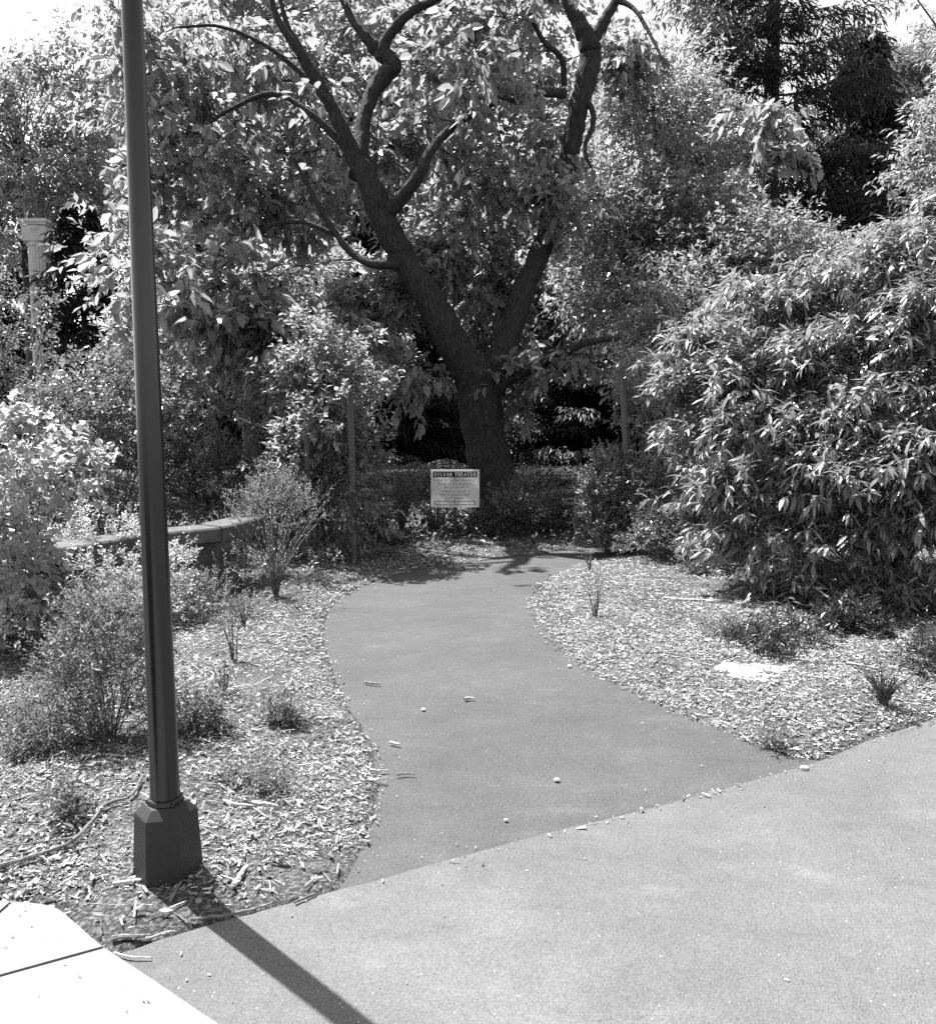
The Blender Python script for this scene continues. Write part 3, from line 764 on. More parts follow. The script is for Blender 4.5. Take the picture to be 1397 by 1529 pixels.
def big_tree():
    rng = np.random.default_rng(21)
    base = W(745, 800, 12.0); base[2] = 0
    root = thing('shade_tree', 'large broad-leaved tree with dark forked leaning limbs behind the sign', 'tree', base)
    t = MB(); Y = 12.0
    traced(rng, t, [(752, 835, Y, 130), (748, 790, Y, 100), (740, 740, Y, 86), (730, 690, Y, 73), (723, 650, Y, 67), (716, 600, Y, 65), (711, 560, Y, 64), (700, 535, Y, 52)], 28, 0.02)
    t.build('trunk', M['bark'], root, smooth=True)
    limbs = [
        [(716, 590, 12, 56), (702, 555, 12, 56), (670, 500, 11.9, 51), (632, 432, 11.8, 43), (602, 386, 11.8, 41), (574, 330, 11.7, 41), (550, 270, 11.6, 35), (528, 232, 11.6, 28), (510, 190, 11.5, 21), (490, 150, 11.5, 19), (468, 112, 11.5, 17), (440, 68, 11.4, 13), (412, 22, 11.4, 10), (400, -40, 11.4, 7)],
        [(572, 320, 11.7, 30), (598, 298, 11.5, 22), (625, 262, 11.3, 18), (645, 222, 11.3, 14), (680, 185, 11.5, 12), (722, 163, 11.7, 10), (762, 140, 11.9, 7), (805, 128, 12.1, 4)],
        [(534, 262, 11.6, 30), (540, 200, 11.9, 24), (553, 146, 12.1, 22), (576, 112, 12.2, 25), (588, 96, 12.2, 24), (566, 76, 12.3, 24), (541, 50, 12.3, 15), (520, 18, 12.4, 11), (498, -40, 12.4, 8)],
        [(570, 88, 12.25, 20), (578, 58, 12.2, 17), (602, 28, 12.1, 15), (628, 10, 12.1, 12), (668, -10, 12.0, 9), (700, -50, 12, 6)],
        [(722, 590, 12.0, 40), (742, 548, 12.1, 42), (762, 495, 12.2, 38), (784, 430, 12.3, 35), (806, 378, 12.3, 33), (832, 315, 12.4, 31), (850, 232, 12.5, 29), (864, 160, 12.5, 30), (880, 95, 12.6, 34), (878, 62, 12.6, 31), (862, 30, 12.7, 23), (846, 0, 12.7, 18), (832, -50, 12.8, 14)],
        [(876, 75, 12.6, 24), (897, 40, 12.6, 18), (918, 2, 12.6, 14), (932, -40, 12.6, 10)],
        [(728, 592, 12.0, 26), (758, 568, 11.8, 20), (792, 549, 11.5, 19), (840, 525, 11.1, 15), (882, 510, 10.9, 11), (925, 505, 10.8, 7)],
        [(868, 140, 12.5, 12), (884, 165, 12.4, 9), (884, 190, 12.3, 8), (872, 222, 12.2, 7), (882, 250, 12.1, 4)],
        [(604, 392, 11.80, 22), (560, 395, 11.50, 13), (528, 380, 11.60, 12), (497, 342, 11.67, 11), (468, 292, 11.70, 9), (440, 240, 11.73, 6)],
        [(920, 0, 12.6, 9), (945, 12, 12.4, 7), (966, 44, 12.2, 6), (985, 82, 12.0, 3)],
        [(842, 140, 12.4, 16), (800, 138, 12.1, 12), (775, 150, 11.9, 9), (740, 145, 11.8, 6)],
        [(842, 128, 12.4, 10), (838, 88, 12.2, 9), (812, 62, 12.0, 8), (795, 30, 12, 7), (780, -20, 11.9, 5)],
        [(470, 112, 11.50, 12), (448, 70, 11.57, 9), (430, 40, 11.60, 8), (416, -10, 11.60, 6)],
        [(505, 180, 11.50, 10), (460, 120, 11.60, 9), (400, 70, 11.67, 7), (330, 40, 11.73, 5), (270, 40, 11.80, 4)],
        [(520, 225, 11.60, 14), (470, 175, 11.63, 10), (410, 140, 11.77, 8), (350, 160, 11.87, 6), (290, 200, 11.93, 4)],
        [(500, 350, 11.67, 8), (440, 330, 11.80, 7), (380, 350, 11.87, 6), (330, 400, 11.90, 4)],
    ]
    curves = []
    for L in limbs:
        b = MB(); cv = traced(rng, b, L, 18 if L[0][3] > 25 else 9, 0.05, 7); b.build('limb', M['bark'], root, smooth=True); curves.append(cv[len(cv)//4:, :3])
    blobs = [pb(240, 90, 10.8, 80, 100, 1.0), pb(360, 40, 11.2, 110, 90, 1.2), pb(310, 180, 10.6, 110, 90, 1.0), pb(240, 300, 10.4, 55, 110, .7), pb(215, 430, 10.4, 38, 90, .5),
             pb(380, 290, 10.6, 110, 90, 1.0), pb(330, 430, 10.6, 90, 80, .8), pb(420, 400, 10.8, 70, 60, .8), pb(470, 130, 11.6, 90, 100, 1.1), pb(470, 480, 11.0, 90, 70, .7), pb(400, 520, 10.8, 70, 50, .6),
             pb(600, 210, 11.4, 70, 70, .7), pb(690, 110, 11.8, 90, 100, 1.0), pb(640, 400, 12.4, 40, 60, .6), pb(700, 270, 12.3, 90, 80, .9), pb(780, 250, 12.6, 60, 80, .8), pb(700, 400, 12.9, 70, 60, .6), pb(730, 480, 13.2, 45, 55, .4),
             pb(560, 470, 12.3, 50, 60, .5), pb(620, 548, 11.7, 40, 14, .3), pb(645, 596, 11.6, 22, 9, .15), pb(765, 585, 11.8, 22, 40, .3), pb(860, 540, 11.0, 45, 18, .3),
             pb(560, 30, 12.4, 90, 60, 1.0), pb(760, 30, 12.4, 80, 70, 1.0), pb(400, -60, 11.6, 180, 60, 1.5), pb(930, 90, 14.5, 40, 50, .6), pb(1150, 170, 12.0, 45, 14, .3), pb(1175, 235, 12.0, 18, 20, .2), pb(600, 120, 12.8, 60, 60, .7)]+[pb(530, 212, 11.2, 40, 34, .3), pb(612, 388, 11.3, 44, 26, .3), pb(826, 300, 11.9, 50, 36, .4), pb(470, 150, 11.0, 40, 30, .3)]*3
    blobs = [((c[0]*(c[1]+1.7)/c[1], c[1]+1.7, 1.6+(c[2]-1.6)*(c[1]+1.7)/c[1]), r) if c[1] < 11.5 and c[2] > 3.6 else (c, r) for c, r in blobs]
    O, D = clump_twigs(rng, blobs, 6, 0.14, 900, 0.15, 0.5, -0.05, 0.6, 0.8)
    k = keep_sun(rng, O, 0.96, 0.6); O, D = O[k], D[k]
    b = MB()
    lv = sprays(rng, O, D, 7, 0.27, 0.19, 0.102, 60, 0.5, 0.25, jit=0.5)
    add_leaves(b, *lv, shape='hex', curl=0.14)
    b.build('crown', M['big'], root)
    tw = MB(); twigs_mesh(tw, O, D, 0.36, 0.005, 1, 0.25)
    # branchlets: every twig clump grows from the nearest wood already there
    nodes_ = [np.concatenate(curves)]
    sub = O[rng.choice(len(O), min(900, len(O)), replace=False)]
    d0 = np.array([np.min(np.linalg.norm(nodes_[0]-o_, axis=1)) for o_ in sub])
    for o_ in sub[np.argsort(d0)]:
        N_ = np.concatenate(nodes_); d_ = np.linalg.norm(N_-o_, axis=1)+0.35*np.maximum(N_[:, 2]-o_[2]-0.2, 0); j = np.argmin(d_)
        if 0.12 < d_[j] < 1.3:
            p = limb_to(rng, tw, N_[j], o_, 0.008+0.011*min(d_[j], 1), 0.004, 6, 0.14, 5)
            nodes_.append(p[2:])
    tw.build('branchlets', M['bark'], root)
big_tree()

# ------------------------------------------------------------------ trees behind
def tree(name, label, base, height, blobs, mat, L, Wd, ncl, per, rc, K=6, tl=0.5, tr=0.16, seed=0, group=None, nl=14, shape='quad', droop=0.3, up=0.2, lean=0.0, shell=0.45, planar=False, thin=0.0, ang=55, jit=0.5):
    rng = np.random.default_rng(2000+seed)
    root = thing(name, label, 'tree', base, group)
    t = MB(); base = np.asarray(base, float)
    zz_ = np.linspace(0, 1, 9)
    tp_ = base+np.stack([lean*zz_**1.3*height+rng.normal(0, 0.06, 9)*zz_, rng.normal(0, 0.08, 9)*zz_, zz_*height-0.1*(zz_ == 0)], 1)
    t.tube(tp_, tr*(1-0.75*zz_**0.8)*(1+0.5*np.exp(-zz_*14)), 10, 0.03, rng)
    O, D = clump_twigs(rng, blobs, per, rc, ncl, shell, 0.8, up, 0.6, 0.75)
    if thin:
        k = keep_sun(rng, O, thin); O, D = O[k], D[k]
    for o_ in O[rng.choice(len(O), min(nl*4, len(O)), replace=False)]:
        zt = np.clip((o_[2]-base[2]-0.35*np.linalg.norm(o_[:2]-base[:2]))/height, 0.15, 0.92)
        j = int(round(zt*8)); a = tp_[j]
        limb_to(rng, t, a, o_, tr*0.32*(1-0.6*zt), tr*0.05, 7, 0.12, 5)
    t.build('trunk', M['bark_far'], root, smooth=True)
    b = MB()
    add_leaves(b, *sprays(rng, O, D, K, tl, L, Wd, ang, droop, 0.2, planar, jit=jit), shape=shape)
    b.build('crown', M[mat], root)
    return root

def conifer(name, label, base, height, r0, mat, seed, whorls=26, slope=-0.28, L=0.30, Wd=0.07, z0=0.12, group=None, dens=1.0, side=None, r_top=0.06, power=0.75):
    rng = np.random.default_rng(3000+seed)
    base = np.asarray(base, float)
    root = thing(name, label, 'conifer tree', base, group)
    t = MB(); zz_ = np.linspace(0, 1, 10)
    t.tube(base+np.stack([rng.normal(0, .03, 10)*zz_, rng.normal(0, .03, 10)*zz_, zz_*height-0.1], 1), (0.022*height)*(1-0.93*zz_), 10, 0.03, rng)
    Os, Ds = [], []
    for w in range(whorls):
        f = z0+(1-z0)*(w/(whorls-1))**0.9
        R = r0*(1-f)**power+r_top*r0
        nb = 7
        for k in range(nb):
            a = rng.uniform(0, 6.28); R_ = R*rng.uniform(0.65, 1.15)
            sl = slope+0.5*max(0, f-0.6)+rng.normal(0, 0.07)
            d = np.array([math.cos(a), math.sin(a), 0])
            z = f*height+rng.normal(0, height*0.012)
            m = max(4, int(R_*4.5*dens))
            tt = np.linspace(0, 1, m+3)
            p = base+np.array([0, 0, z])+d*(tt*R_)[:, None]+np.array([0, 0, 1])*(sl*R_*tt+0.22*R_*tt**2)[:, None]
            t.tube(p, 0.035*(R_/r0+0.2)*(1-0.85*tt), 4, cap=False)
            sd_ = np.array([-d[1], d[0], 0])
            for j in range(2, len(tt)):
                for s_ in (-1, 1):
                    wl = 0.10+0.32*R_*(1-tt[j]*0.85)*0.55
                    q_ = p[j]
                    nseg = max(1, int(wl/0.22))
                    for e in range(nseg+1):
                        Os.append(q_+sd_*s_*wl*e/(nseg+0.5)+d*0.5*wl*e/(nseg+0.5)+np.array([0, 0, -0.10*wl*e/(nseg+.5)]))
                        Ds.append(d*0.7+sd_*s_*0.8+np.array([0, 0, -0.25]))
    O = np.array(Os)+rng.normal(0, 0.06, (len(Os), 3)); D = nz(np.array(Ds)+rng.normal(0, .25, (len(Ds), 3)))
    t.build('trunk', M['bark_far'], root)
    b = MB()
    add_leaves(b, *sprays(rng, O, D, 5, 0.42, L, Wd, 48, 0.25, 0.15, planar=True, jit=0.25), shape='quad')
    b.build('crown', M[mat], root)
    return root

# tall broad-leaved trees closing the view, each at its own distance
def bl(*a): return [pb(*x) for x in a]
def bg(u, Y): p = W(u, 764, Y); return (p[0], Y, 0.0)
TG = 'broad-leaved trees closing the view'
tree('broadleaf_tree', 'tall airy tree at the far left whose crown meets the sky above the column', bg(60, 40), 15, bl((30, 190, 40, 140, 80, 4), (10, 330, 40, 60, 60, 3), (130, 320, 38, 60, 70, 3), (120, 130, 39, 70, 80, 3), (-60, 150, 41, 100, 60, 3), (150, 230, 38, 70, 90, 3), (60, 270, 38, 110, 50, 3)), 'far', 0.34, 0.16, 420, 8, 0.5, 7, 0.9, 0.3, 1, TG)
tree('broadleaf_tree', 'dense tree rising behind the big leaning limb, left of the fork', bg(380, 24), 14, bl((300, 120, 24, 140, 130, 3), (420, 60, 25, 150, 110, 3), (360, 280, 23, 150, 100, 2.5), (520, 200, 24, 110, 110, 2.5), (260, 380, 22, 100, 80, 2), (480, -40, 25, 200, 70, 3)), 'far', 0.28, 0.14, 360, 7, 0.36, 7, 0.6, 0.24, 2, TG)
tree('broadleaf_tree', 'leafy tree seen between the two forked limbs', bg(728, 21), 12, bl((690, 130, 21, 120, 130, 2.5), (620, 230, 21, 100, 90, 2), (760, 260, 20, 110, 100, 2), (700, 350, 20, 110, 70, 1.8), (640, 20, 22, 130, 70, 2), (780, 40, 22, 120, 80, 2.2), (870, 380, 19, 70, 110, 1.6)), 'far', 0.25, 0.125, 360, 7, 0.28, 7, 0.5, 0.2, 3, TG)
tree('broadleaf_tree', 'light leafy tree right of the forked limbs with thin upright stems', bg(960, 15.5), 8, bl((960, 240, 15.5, 110, 110, 1.6), (900, 330, 14.5, 90, 70, 1.2), (1020, 360, 15, 110, 90, 1.4), (930, 430, 14, 90, 60, 1.0), (1045, 230, 16, 60, 70, 1.2), (860, 290, 14, 50, 50, .8), (980, 140, 16, 80, 50, 1.2)), 'mid', 0.105, 0.052, 620, 9, 0.2, 8, 0.34, 0.085, 4, TG, 18)
tree('broadleaf_tree', 'small-leaved tree filling the space left of the great laurel bush', bg(1120, 13.5), 6, bl((1110, 410, 13.5, 110, 80, 1.4), (1040, 470, 12.5, 90, 70, 1.0), (1170, 400, 14, 80, 50, 1.2), (1030, 330, 14, 60, 50, 1), (980, 520, 12, 60, 60, .8), (1240, 430, 13, 80, 50, 1.0), (1060, 560, 12, 60, 60, .7)), 'mid', 0.10, 0.048, 560, 9, 0.18, 8, 0.3, 0.075, 5, TG, 18)
tree('broadleaf_tree', 'soft feathery tree at the far right under the open sky', bg(1360, 30), 12, bl((1350, 200, 30, 80, 90, 2.5), (1420, 130, 31, 90, 90, 2.5), (1380, 300, 29, 90, 70, 2.2), (1300, 270, 29, 50, 60, 1.8)), 'fuzzy', 0.22, 0.05, 520, 9, 0.4, 9, 0.6, 0.2, 6, TG)
tree('broadleaf_tree', 'leafy tree at the top right corner hanging over the open sky', bg(1520, 16), 11, bl((1480, 80, 15, 50, 60, 1.0), (1515, 170, 15.5, 100, 100, 1.5), (1410, 10, 14.5, 26, 14, .3), (1330, -8, 14.5, 40, 5, .15), (1480, 300, 15, 90, 110, 1.4), (1400, 240, 15.5, 50, 50, .8)), 'mid', 0.14, 0.065, 330, 7, 0.16, 7, 0.36, 0.18, 7, TG)
tree('broadleaf_tree', 'pale sunlit tree glimpsed low behind the leaning limb', bg(480, 17), 5, bl((440, 440, 17, 120, 70, 1.5), (330, 480, 16, 90, 60, 1.2), (540, 520, 17, 60, 60, .8), (250, 520, 16, 70, 60, 1.0)), 'far', 0.15, 0.075, 330, 8, 0.22, 7, 0.36, 0.1, 8, TG)
tree('broadleaf_tree', 'leafy tree whose sunlit leaves show through the fork of the trunk', bg(745, 17.5), 6, bl((740, 440, 17.5, 60, 80, 1.2), (810, 470, 17.5, 70, 60, 1.2), (880, 470, 16.5, 80, 60, 1.2), (690, 330, 18, 70, 60, 1.2)), 'far', 0.16, 0.075, 320, 8, 0.22, 7, 0.36, 0.1, 9, TG)

CG = 'dark conifers among the trees'
conifer('conifer_tree', 'tall conifer at upper right with sparse drooping branches against the sky', bg(1128, 24), 19.5, 4.6, 'cedar', 1, 27, -0.04, 0.30, 0.06, 0.16, CG, 1.05, None, 0.05, 0.6)
conifer('conifer_tree', 'dark pointed cedar right of the tall conifer, its tip against the sky', bg(1258, 26), 12.8, 7.2, 'dark', 2, 24, 0.10, 0.36, 0.08, 0.12, CG, 0.95, None, 0.01, 1.5)
conifer('conifer_tree', 'dark yew-like conifer standing between the stone column and the lamp post', bg(140, 29), 8.6, 2.2, 'dark', 3, 20, -0.3, 0.36, 0.10, 0.02, CG, 1.0)
conifer('conifer_tree', 'dark conifer deep in shade left of the big trunk', bg(520, 31), 12.5, 4.4, 'dark', 4, 24, -0.3, 0.45, 0.15, 0.0, CG, 1.3)
conifer('conifer_tree', 'dark conifer deep in shade right of the big trunk', bg(830, 37), 14, 5.5, 'dark', 5, 24, -0.3, 0.55, 0.17, 0.0, CG, 1.2)
conifer('conifer_tree', 'dark conifer behind the bench shrubs, its crown hidden by leaves', bg(320, 29), 11, 3.8, 'dark', 6, 22, -0.3, 0.45, 0.15, 0.0, CG, 1.3)
conifer('conifer_tree', 'dark low-skirted conifer just left of the trunk, in front of the deeper ones', bg(590, 29.5), 9.5, 3.6, 'dark', 10, 22, -0.3, 0.30, 0.08, 0.0, CG, 1.4)
conifer('conifer_tree', 'dark low-skirted conifer in the gap below the low right limb', bg(855, 30.5), 10, 4.2, 'dark', 11, 22, -0.3, 0.30, 0.08, 0.0, CG, 1.4)
conifer('conifer_tree', 'dark conifer standing behind the stone column', bg(10, 46), 12.5, 4.2, 'dark', 12, 22, -0.3, 0.5, 0.17, 0.0, CG, 1.2)
conifer('conifer_tree', 'dark conifer filling the gap straight behind the trunk', bg(660, 44), 15, 6.0, 'dark', 7, 22, -0.3, 0.6, 0.2, 0.0, CG, 1.1)
conifer('conifer_tree', 'dark conifer behind the small-leaved trees on the right', bg(1010, 34), 11, 5.0, 'dark', 8, 22, -0.3, 0.55, 0.17, 0.0, CG, 1.2)
conifer('conifer_tree', 'dark conifer behind the great laurel bush at the right edge', bg(1330, 21), 7.0, 3.8, 'dark', 9, 20, -0.2, 0.4, 0.13, 0.0, CG, 1.3)

# ------------------------------------------------------------------ shrubs
laurel = plant('laurel_bush', 'huge laurel-like bush with long drooping glossy leaves filling the right side', 'bush', G(1330, 880)[:2],
      bl((1060, 520, 8.0, 60, 22, .5), (1150, 470, 8.2, 80, 26, .6), (1260, 440, 8.0, 90, 26, .6), (1370, 385, 7.8, 80, 26, .6), (1450, 340, 8.0, 80, 40, .6),
         (1060, 590, 7.7, 70, 24, .5), (1170, 560, 7.7, 90, 26, .6), (1290, 520, 7.5, 90, 26, .6), (1390, 470, 7.2, 80, 30, .6), (1470, 440, 7.2, 60, 60, .5),
         (1090, 660, 7.5, 70, 22, .5), (1200, 640, 7.2, 90, 24, .5), (1330, 610, 7.0, 100, 26, .5), (1440, 570, 6.8, 80, 40, .5),
         (1090, 740, 7.5, 45, 20, .4), (1150, 730, 7.1, 80, 22, .5), (1270, 720, 6.8, 90, 24, .5), (1380, 690, 6.6, 80, 26, .5),
         (1120, 815, 7.2, 60, 20, .4), (1230, 815, 6.9, 90, 22, .4), (1340, 800, 6.7, 90, 24, .4), (1450, 760, 6.6, 70, 50, .4), (1180, 885, 6.9, 70, 14, .3), (1310, 895, 6.6, 80, 14, .3), (1420, 880, 6.4, 60, 16, .3), (1045, 655, 7.9, 30, 20, .3), (1040, 590, 8.0, 30, 20, .3)),
      'laurel', 0.128, 0.031, 900, 4, 0.12, 10, 0.15, 'long', 60, 0.52, 0.12, 0.35, 0.35, 0.8, 0.5, 30, 0.02, 1, curl=0.26, tw=0.004, jit=0.35, hemi=-0.25)
inner = plant('laurel_growth', None, None, W(1330, 900, 8.4)[:2],
      bl((1120, 700, 8.6, 80, 110, .5), (1250, 640, 8.7, 110, 150, .6), (1380, 580, 8.5, 110, 190, .6), (1460, 640, 8.2, 80, 200, .5)),
      'laurel', 0.15, 0.036, 280, 4, 0.14, 9, 0.15, 'long', 66, 0.5, 0.1, 0.3, 0.3, 0.7, 0.4, 14, 0.02, 41, curl=0.25)
for ch in list(inner.children):
    ch.location = inner.location-laurel.location; ch.parent = laurel; ch.name = 'inner_'+ch.name.split('.')[0]
bpy.data.objects.remove(inner)
plant('hydrangea_bush', 'pale round-leaved bush at the left edge beside the bench', 'bush', G(15, 985)[:2],
      bl((50, 650, 5.7, 45, 45, .25), (100, 715, 5.8, 50, 45, .3), (20, 740, 5.6, 60, 60, .3), (20, 850, 5.5, 55, 60, .35), (30, 920, 5.4, 50, 50, .3), (-30, 820, 5.5, 60, 120, .35), (100, 900, 5.5, 36, 30, .25)),
      'pale', 0.062, 0.052, 150, 4, 0.06, 6, 0.12, 'hex', 62, 0.35, 0.1, 0.35, 0.4, 0.8, 0.5, 14, 0.007, 2, curl=0.2)
plant('holly_bush', 'dense glossy small-leaved bush behind the lamp post above the bench', 'bush', W(160, 800, 9.3)[:2],
      bl((150, 600, 9.3, 90, 70, .7), (230, 640, 9.2, 80, 80, .7), (110, 680, 9.0, 70, 80, .6), (190, 720, 9.0, 100, 60, .6), (280, 590, 9.5, 40, 60, .5), (240, 760, 8.8, 60, 40, .4)),
      'gloss', 0.062, 0.034, 260, 7, 0.10, 8, 0.16, 'quad', 55, 0.2, 0.0, 0.45, 0.5, 0.8, 0.5, 16, 0.012, 3)
plant('rhododendron_bush', 'shady bush of long leaves in rosettes behind the bench', 'bush', W(350, 800, 9.9)[:2],
      bl((350, 640, 9.9, 70, 40, .6), (310, 700, 9.7, 60, 60, .5), (400, 680, 9.9, 60, 50, .5), (360, 740, 9.6, 70, 50, .5), (280, 720, 9.6, 40, 50, .4)),
      'gloss', 0.115, 0.032, 130, 3, 0.1, 8, 0.07, 'long', 70, 0.25, 0.0, 0.5, 0.5, 0.9, 0.4, 14, 0.012, 4)
plant('leafy_bush', 'glossy bush in front of the stone column at the left edge', 'bush', W(30, 800, 13)[:2],
      bl((10, 520, 13, 40, 60, .5), (0, 600, 12.6, 70, 50, .6), (90, 610, 12.5, 60, 40, .5), (40, 660, 12.5, 90, 60, .6), (-50, 500, 13, 50, 110, .7), (2, 430, 13, 22, 40, .3), (40, 450, 13, 30, 16, .3), (60, 490, 13, 22, 16, .3), (0, 370, 13.2, 14, 26, .3)),
      'gloss', 0.085, 0.04, 170, 5, 0.12, 7, 0.24, 'quad', 55, 0.2, 0.0, 0.45, 0.5, 0.8, 0.5, 14, 0.014, 5)
plant('dogwood_shrub', 'tall light-leaved shrub trained up two stakes left of the path', 'shrub', W(495, 838, 9.6)[:2],
      bl((480, 520, 9.7, 65, 50, .5), (520, 580, 9.6, 50, 60, .45), (450, 580, 9.8, 50, 50, .4), (490, 660, 9.4, 60, 60, .45), (540, 670, 9.4, 30, 60, .3), (470, 740, 9.2, 60, 60, .4), (510, 770, 9.0, 45, 60, .35), (440, 690, 9.3, 40, 70, .35), (495, 620, 9.0, 50, 40, .2)),
      'mid', 0.075, 0.042, 330, 6, 0.09, 7, 0.18, 'hex', 58, 0.35, 0.1, 0.35, 0.4, 0.7, 0.55, 12, 0.011, 6)
plant('feathery_shrub', 'loose fine-leaved shrub growing over the right end of the bench', 'shrub', G(400, 850)[:2],
      bl((400, 740, 8.2, 50, 36, .3), (440, 760, 8.2, 40, 50, .3), (375, 770, 8.1, 30, 30, .25)),
      'fine', 0.034, 0.015, 70, 6, 0.07, 9, 0.15, 'quad', 45, 0.05, 0.0, 0.2, 0.8, 0.5, 0.5, 16, 0.005, 7)
plant('airy_shrub', 'airy upright small-leaved shrub standing just behind the lamp post', 'shrub', G(165, 1128)[:2],
      bl((150, 950, 3.95, 80, 60, .26), (110, 1010, 3.9, 70, 60, .24), (200, 1000, 3.9, 70, 60, .25), (150, 1060, 3.85, 80, 45, .22), (250, 1050, 3.85, 40, 50, .16), (170, 900, 4.05, 60, 36, .2)),
      'fine', 0.026, 0.012, 170, 6, 0.04, 8, 0.095, 'quad', 50, 0.05, 0.0, 0.1, 0.8, 0.5, 0.5, 44, 0.0035, 8)
plant('low_shrub', 'low straggling shrub left of the airy one in the near bed', 'shrub', G(50, 1110)[:2],
      bl((60, 1060, 3.95, 60, 36, .2), (20, 1090, 3.85, 40, 30, .16), (100, 1100, 3.8, 40, 24, .14)), 'fine', 0.022, 0.010, 70, 6, 0.03, 8, 0.08, 'quad', 50, 0.05, 0, 0.1, 0.7, 0.5, 0.5, 12, 0.003, 9)
plant('ground_shrub', 'bright low shrub spreading in front of the bench behind the post', 'shrub', G(180, 930)[:2],
      bl((180, 850, 6.2, 70, 36, .35), (110, 900, 5.9, 50, 36, .3), (240, 880, 6.2, 50, 36, .3), (170, 920, 5.8, 90, 26, .3), (150, 790, 6.6, 50, 30, .3), (260, 850, 6.4, 28, 36, .2)),
      'pale', 0.030, 0.020, 150, 6, 0.05, 7, 0.10, 'quad', 55, 0.15, 0, 0.3, 0.6, 0.7, 0.5, 14, 0.004, 10)
plant('ground_shrub', 'low fine-leaved shrub at the bench pedestal, right of the post', 'shrub', G(310, 930)[:2],
      bl((300, 890, 6.6, 36, 26, .25), (350, 860, 7.2, 36, 36, .25), (365, 915, 6.4, 30, 20, .2), (290, 930, 6.2, 34, 18, .2)), 'fine', 0.026, 0.014, 90, 6, 0.045, 8, 0.09, 'quad', 52, 0.1, 0, 0.2, 0.7, 0.6, 0.5, 12, 0.004, 11)
plant('sign_shrub', 'round sunlit shrub right of the sign', 'shrub', W(785, 806, 11)[:2],
      bl((785, 745, 11, 42, 32, .35), (760, 770, 10.9, 34, 30, .3), (820, 770, 11.1, 30, 34, .3)), 'gloss', 0.042, 0.024, 90, 7, 0.07, 7, 0.13, 'quad', 55, 0.1, 0, 0.35, 0.6, 0.7, 0.5, 10, 0.008, 12)
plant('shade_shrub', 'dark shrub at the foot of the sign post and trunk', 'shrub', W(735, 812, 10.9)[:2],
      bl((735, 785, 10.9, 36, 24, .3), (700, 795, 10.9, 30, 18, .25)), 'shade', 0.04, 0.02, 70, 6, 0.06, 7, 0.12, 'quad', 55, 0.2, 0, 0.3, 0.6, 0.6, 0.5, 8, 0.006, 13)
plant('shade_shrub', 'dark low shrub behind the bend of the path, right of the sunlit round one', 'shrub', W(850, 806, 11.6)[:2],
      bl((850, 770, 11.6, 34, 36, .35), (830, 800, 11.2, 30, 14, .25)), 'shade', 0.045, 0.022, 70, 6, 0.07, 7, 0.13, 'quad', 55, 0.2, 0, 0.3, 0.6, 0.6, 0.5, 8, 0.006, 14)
plant('box_shrub', 'upright small round-leaved shrub at the inner bend of the path', 'shrub', W(905, 818, 9.9)[:2],
      bl((900, 740, 9.9, 36, 46, .32), (925, 770, 9.8, 34, 40, .3), (890, 790, 9.7, 26, 26, .22), (905, 700, 10, 18, 26, .2)), 'mid', 0.042, 0.030, 190, 6, 0.06, 8, 0.12, 'quad', 55, 0.05, 0, 0.35, 0.7, 0.7, 0.4, 14, 0.006, 15)
plant('box_shrub', 'low spreading shrub between the inner bend and the laurel bush', 'shrub', G(970, 845)[:2],
      bl((960, 815, 9.0, 46, 26, .35), (1010, 800, 8.9, 40, 36, .35), (1040, 840, 8.3, 36, 26, .3), (985, 780, 9.2, 36, 26, .3)), 'gloss', 0.045, 0.022, 120, 6, 0.06, 7, 0.12, 'quad', 55, 0.15, 0, 0.35, 0.6, 0.7, 0.5, 12, 0.006, 16)
plant('leafy_shrub', 'tall shrub climbing the leaning stakes right of the path', 'shrub', W(980, 800, 9.8)[:2],
      bl((985, 620, 9.8, 36, 60, .35), (960, 560, 10, 40, 40, .35), (1010, 700, 9.5, 40, 60, .35), (970, 720, 9.7, 30, 50, .3), (930, 600, 10.2, 18, 40, .2)), 'mid', 0.062, 0.030, 130, 6, 0.08, 7, 0.16, 'hex', 55, 0.3, 0, 0.3, 0.5, 0.6, 0.5, 12, 0.009, 17)
plant('shade_shrub', 'small dark bush at the right edge of the chip bed under the laurel', 'shrub', G(1392, 1020)[:2],
      bl((1392, 985, 5.0, 40, 26, .2), (1420, 960, 5.2, 40, 30, .2)), 'shade', 0.035, 0.014, 60, 6, 0.04, 7, 0.09, 'quad', 50, 0.15, 0, 0.2, 0.6, 0.6, 0.5, 8, 0.004, 18)

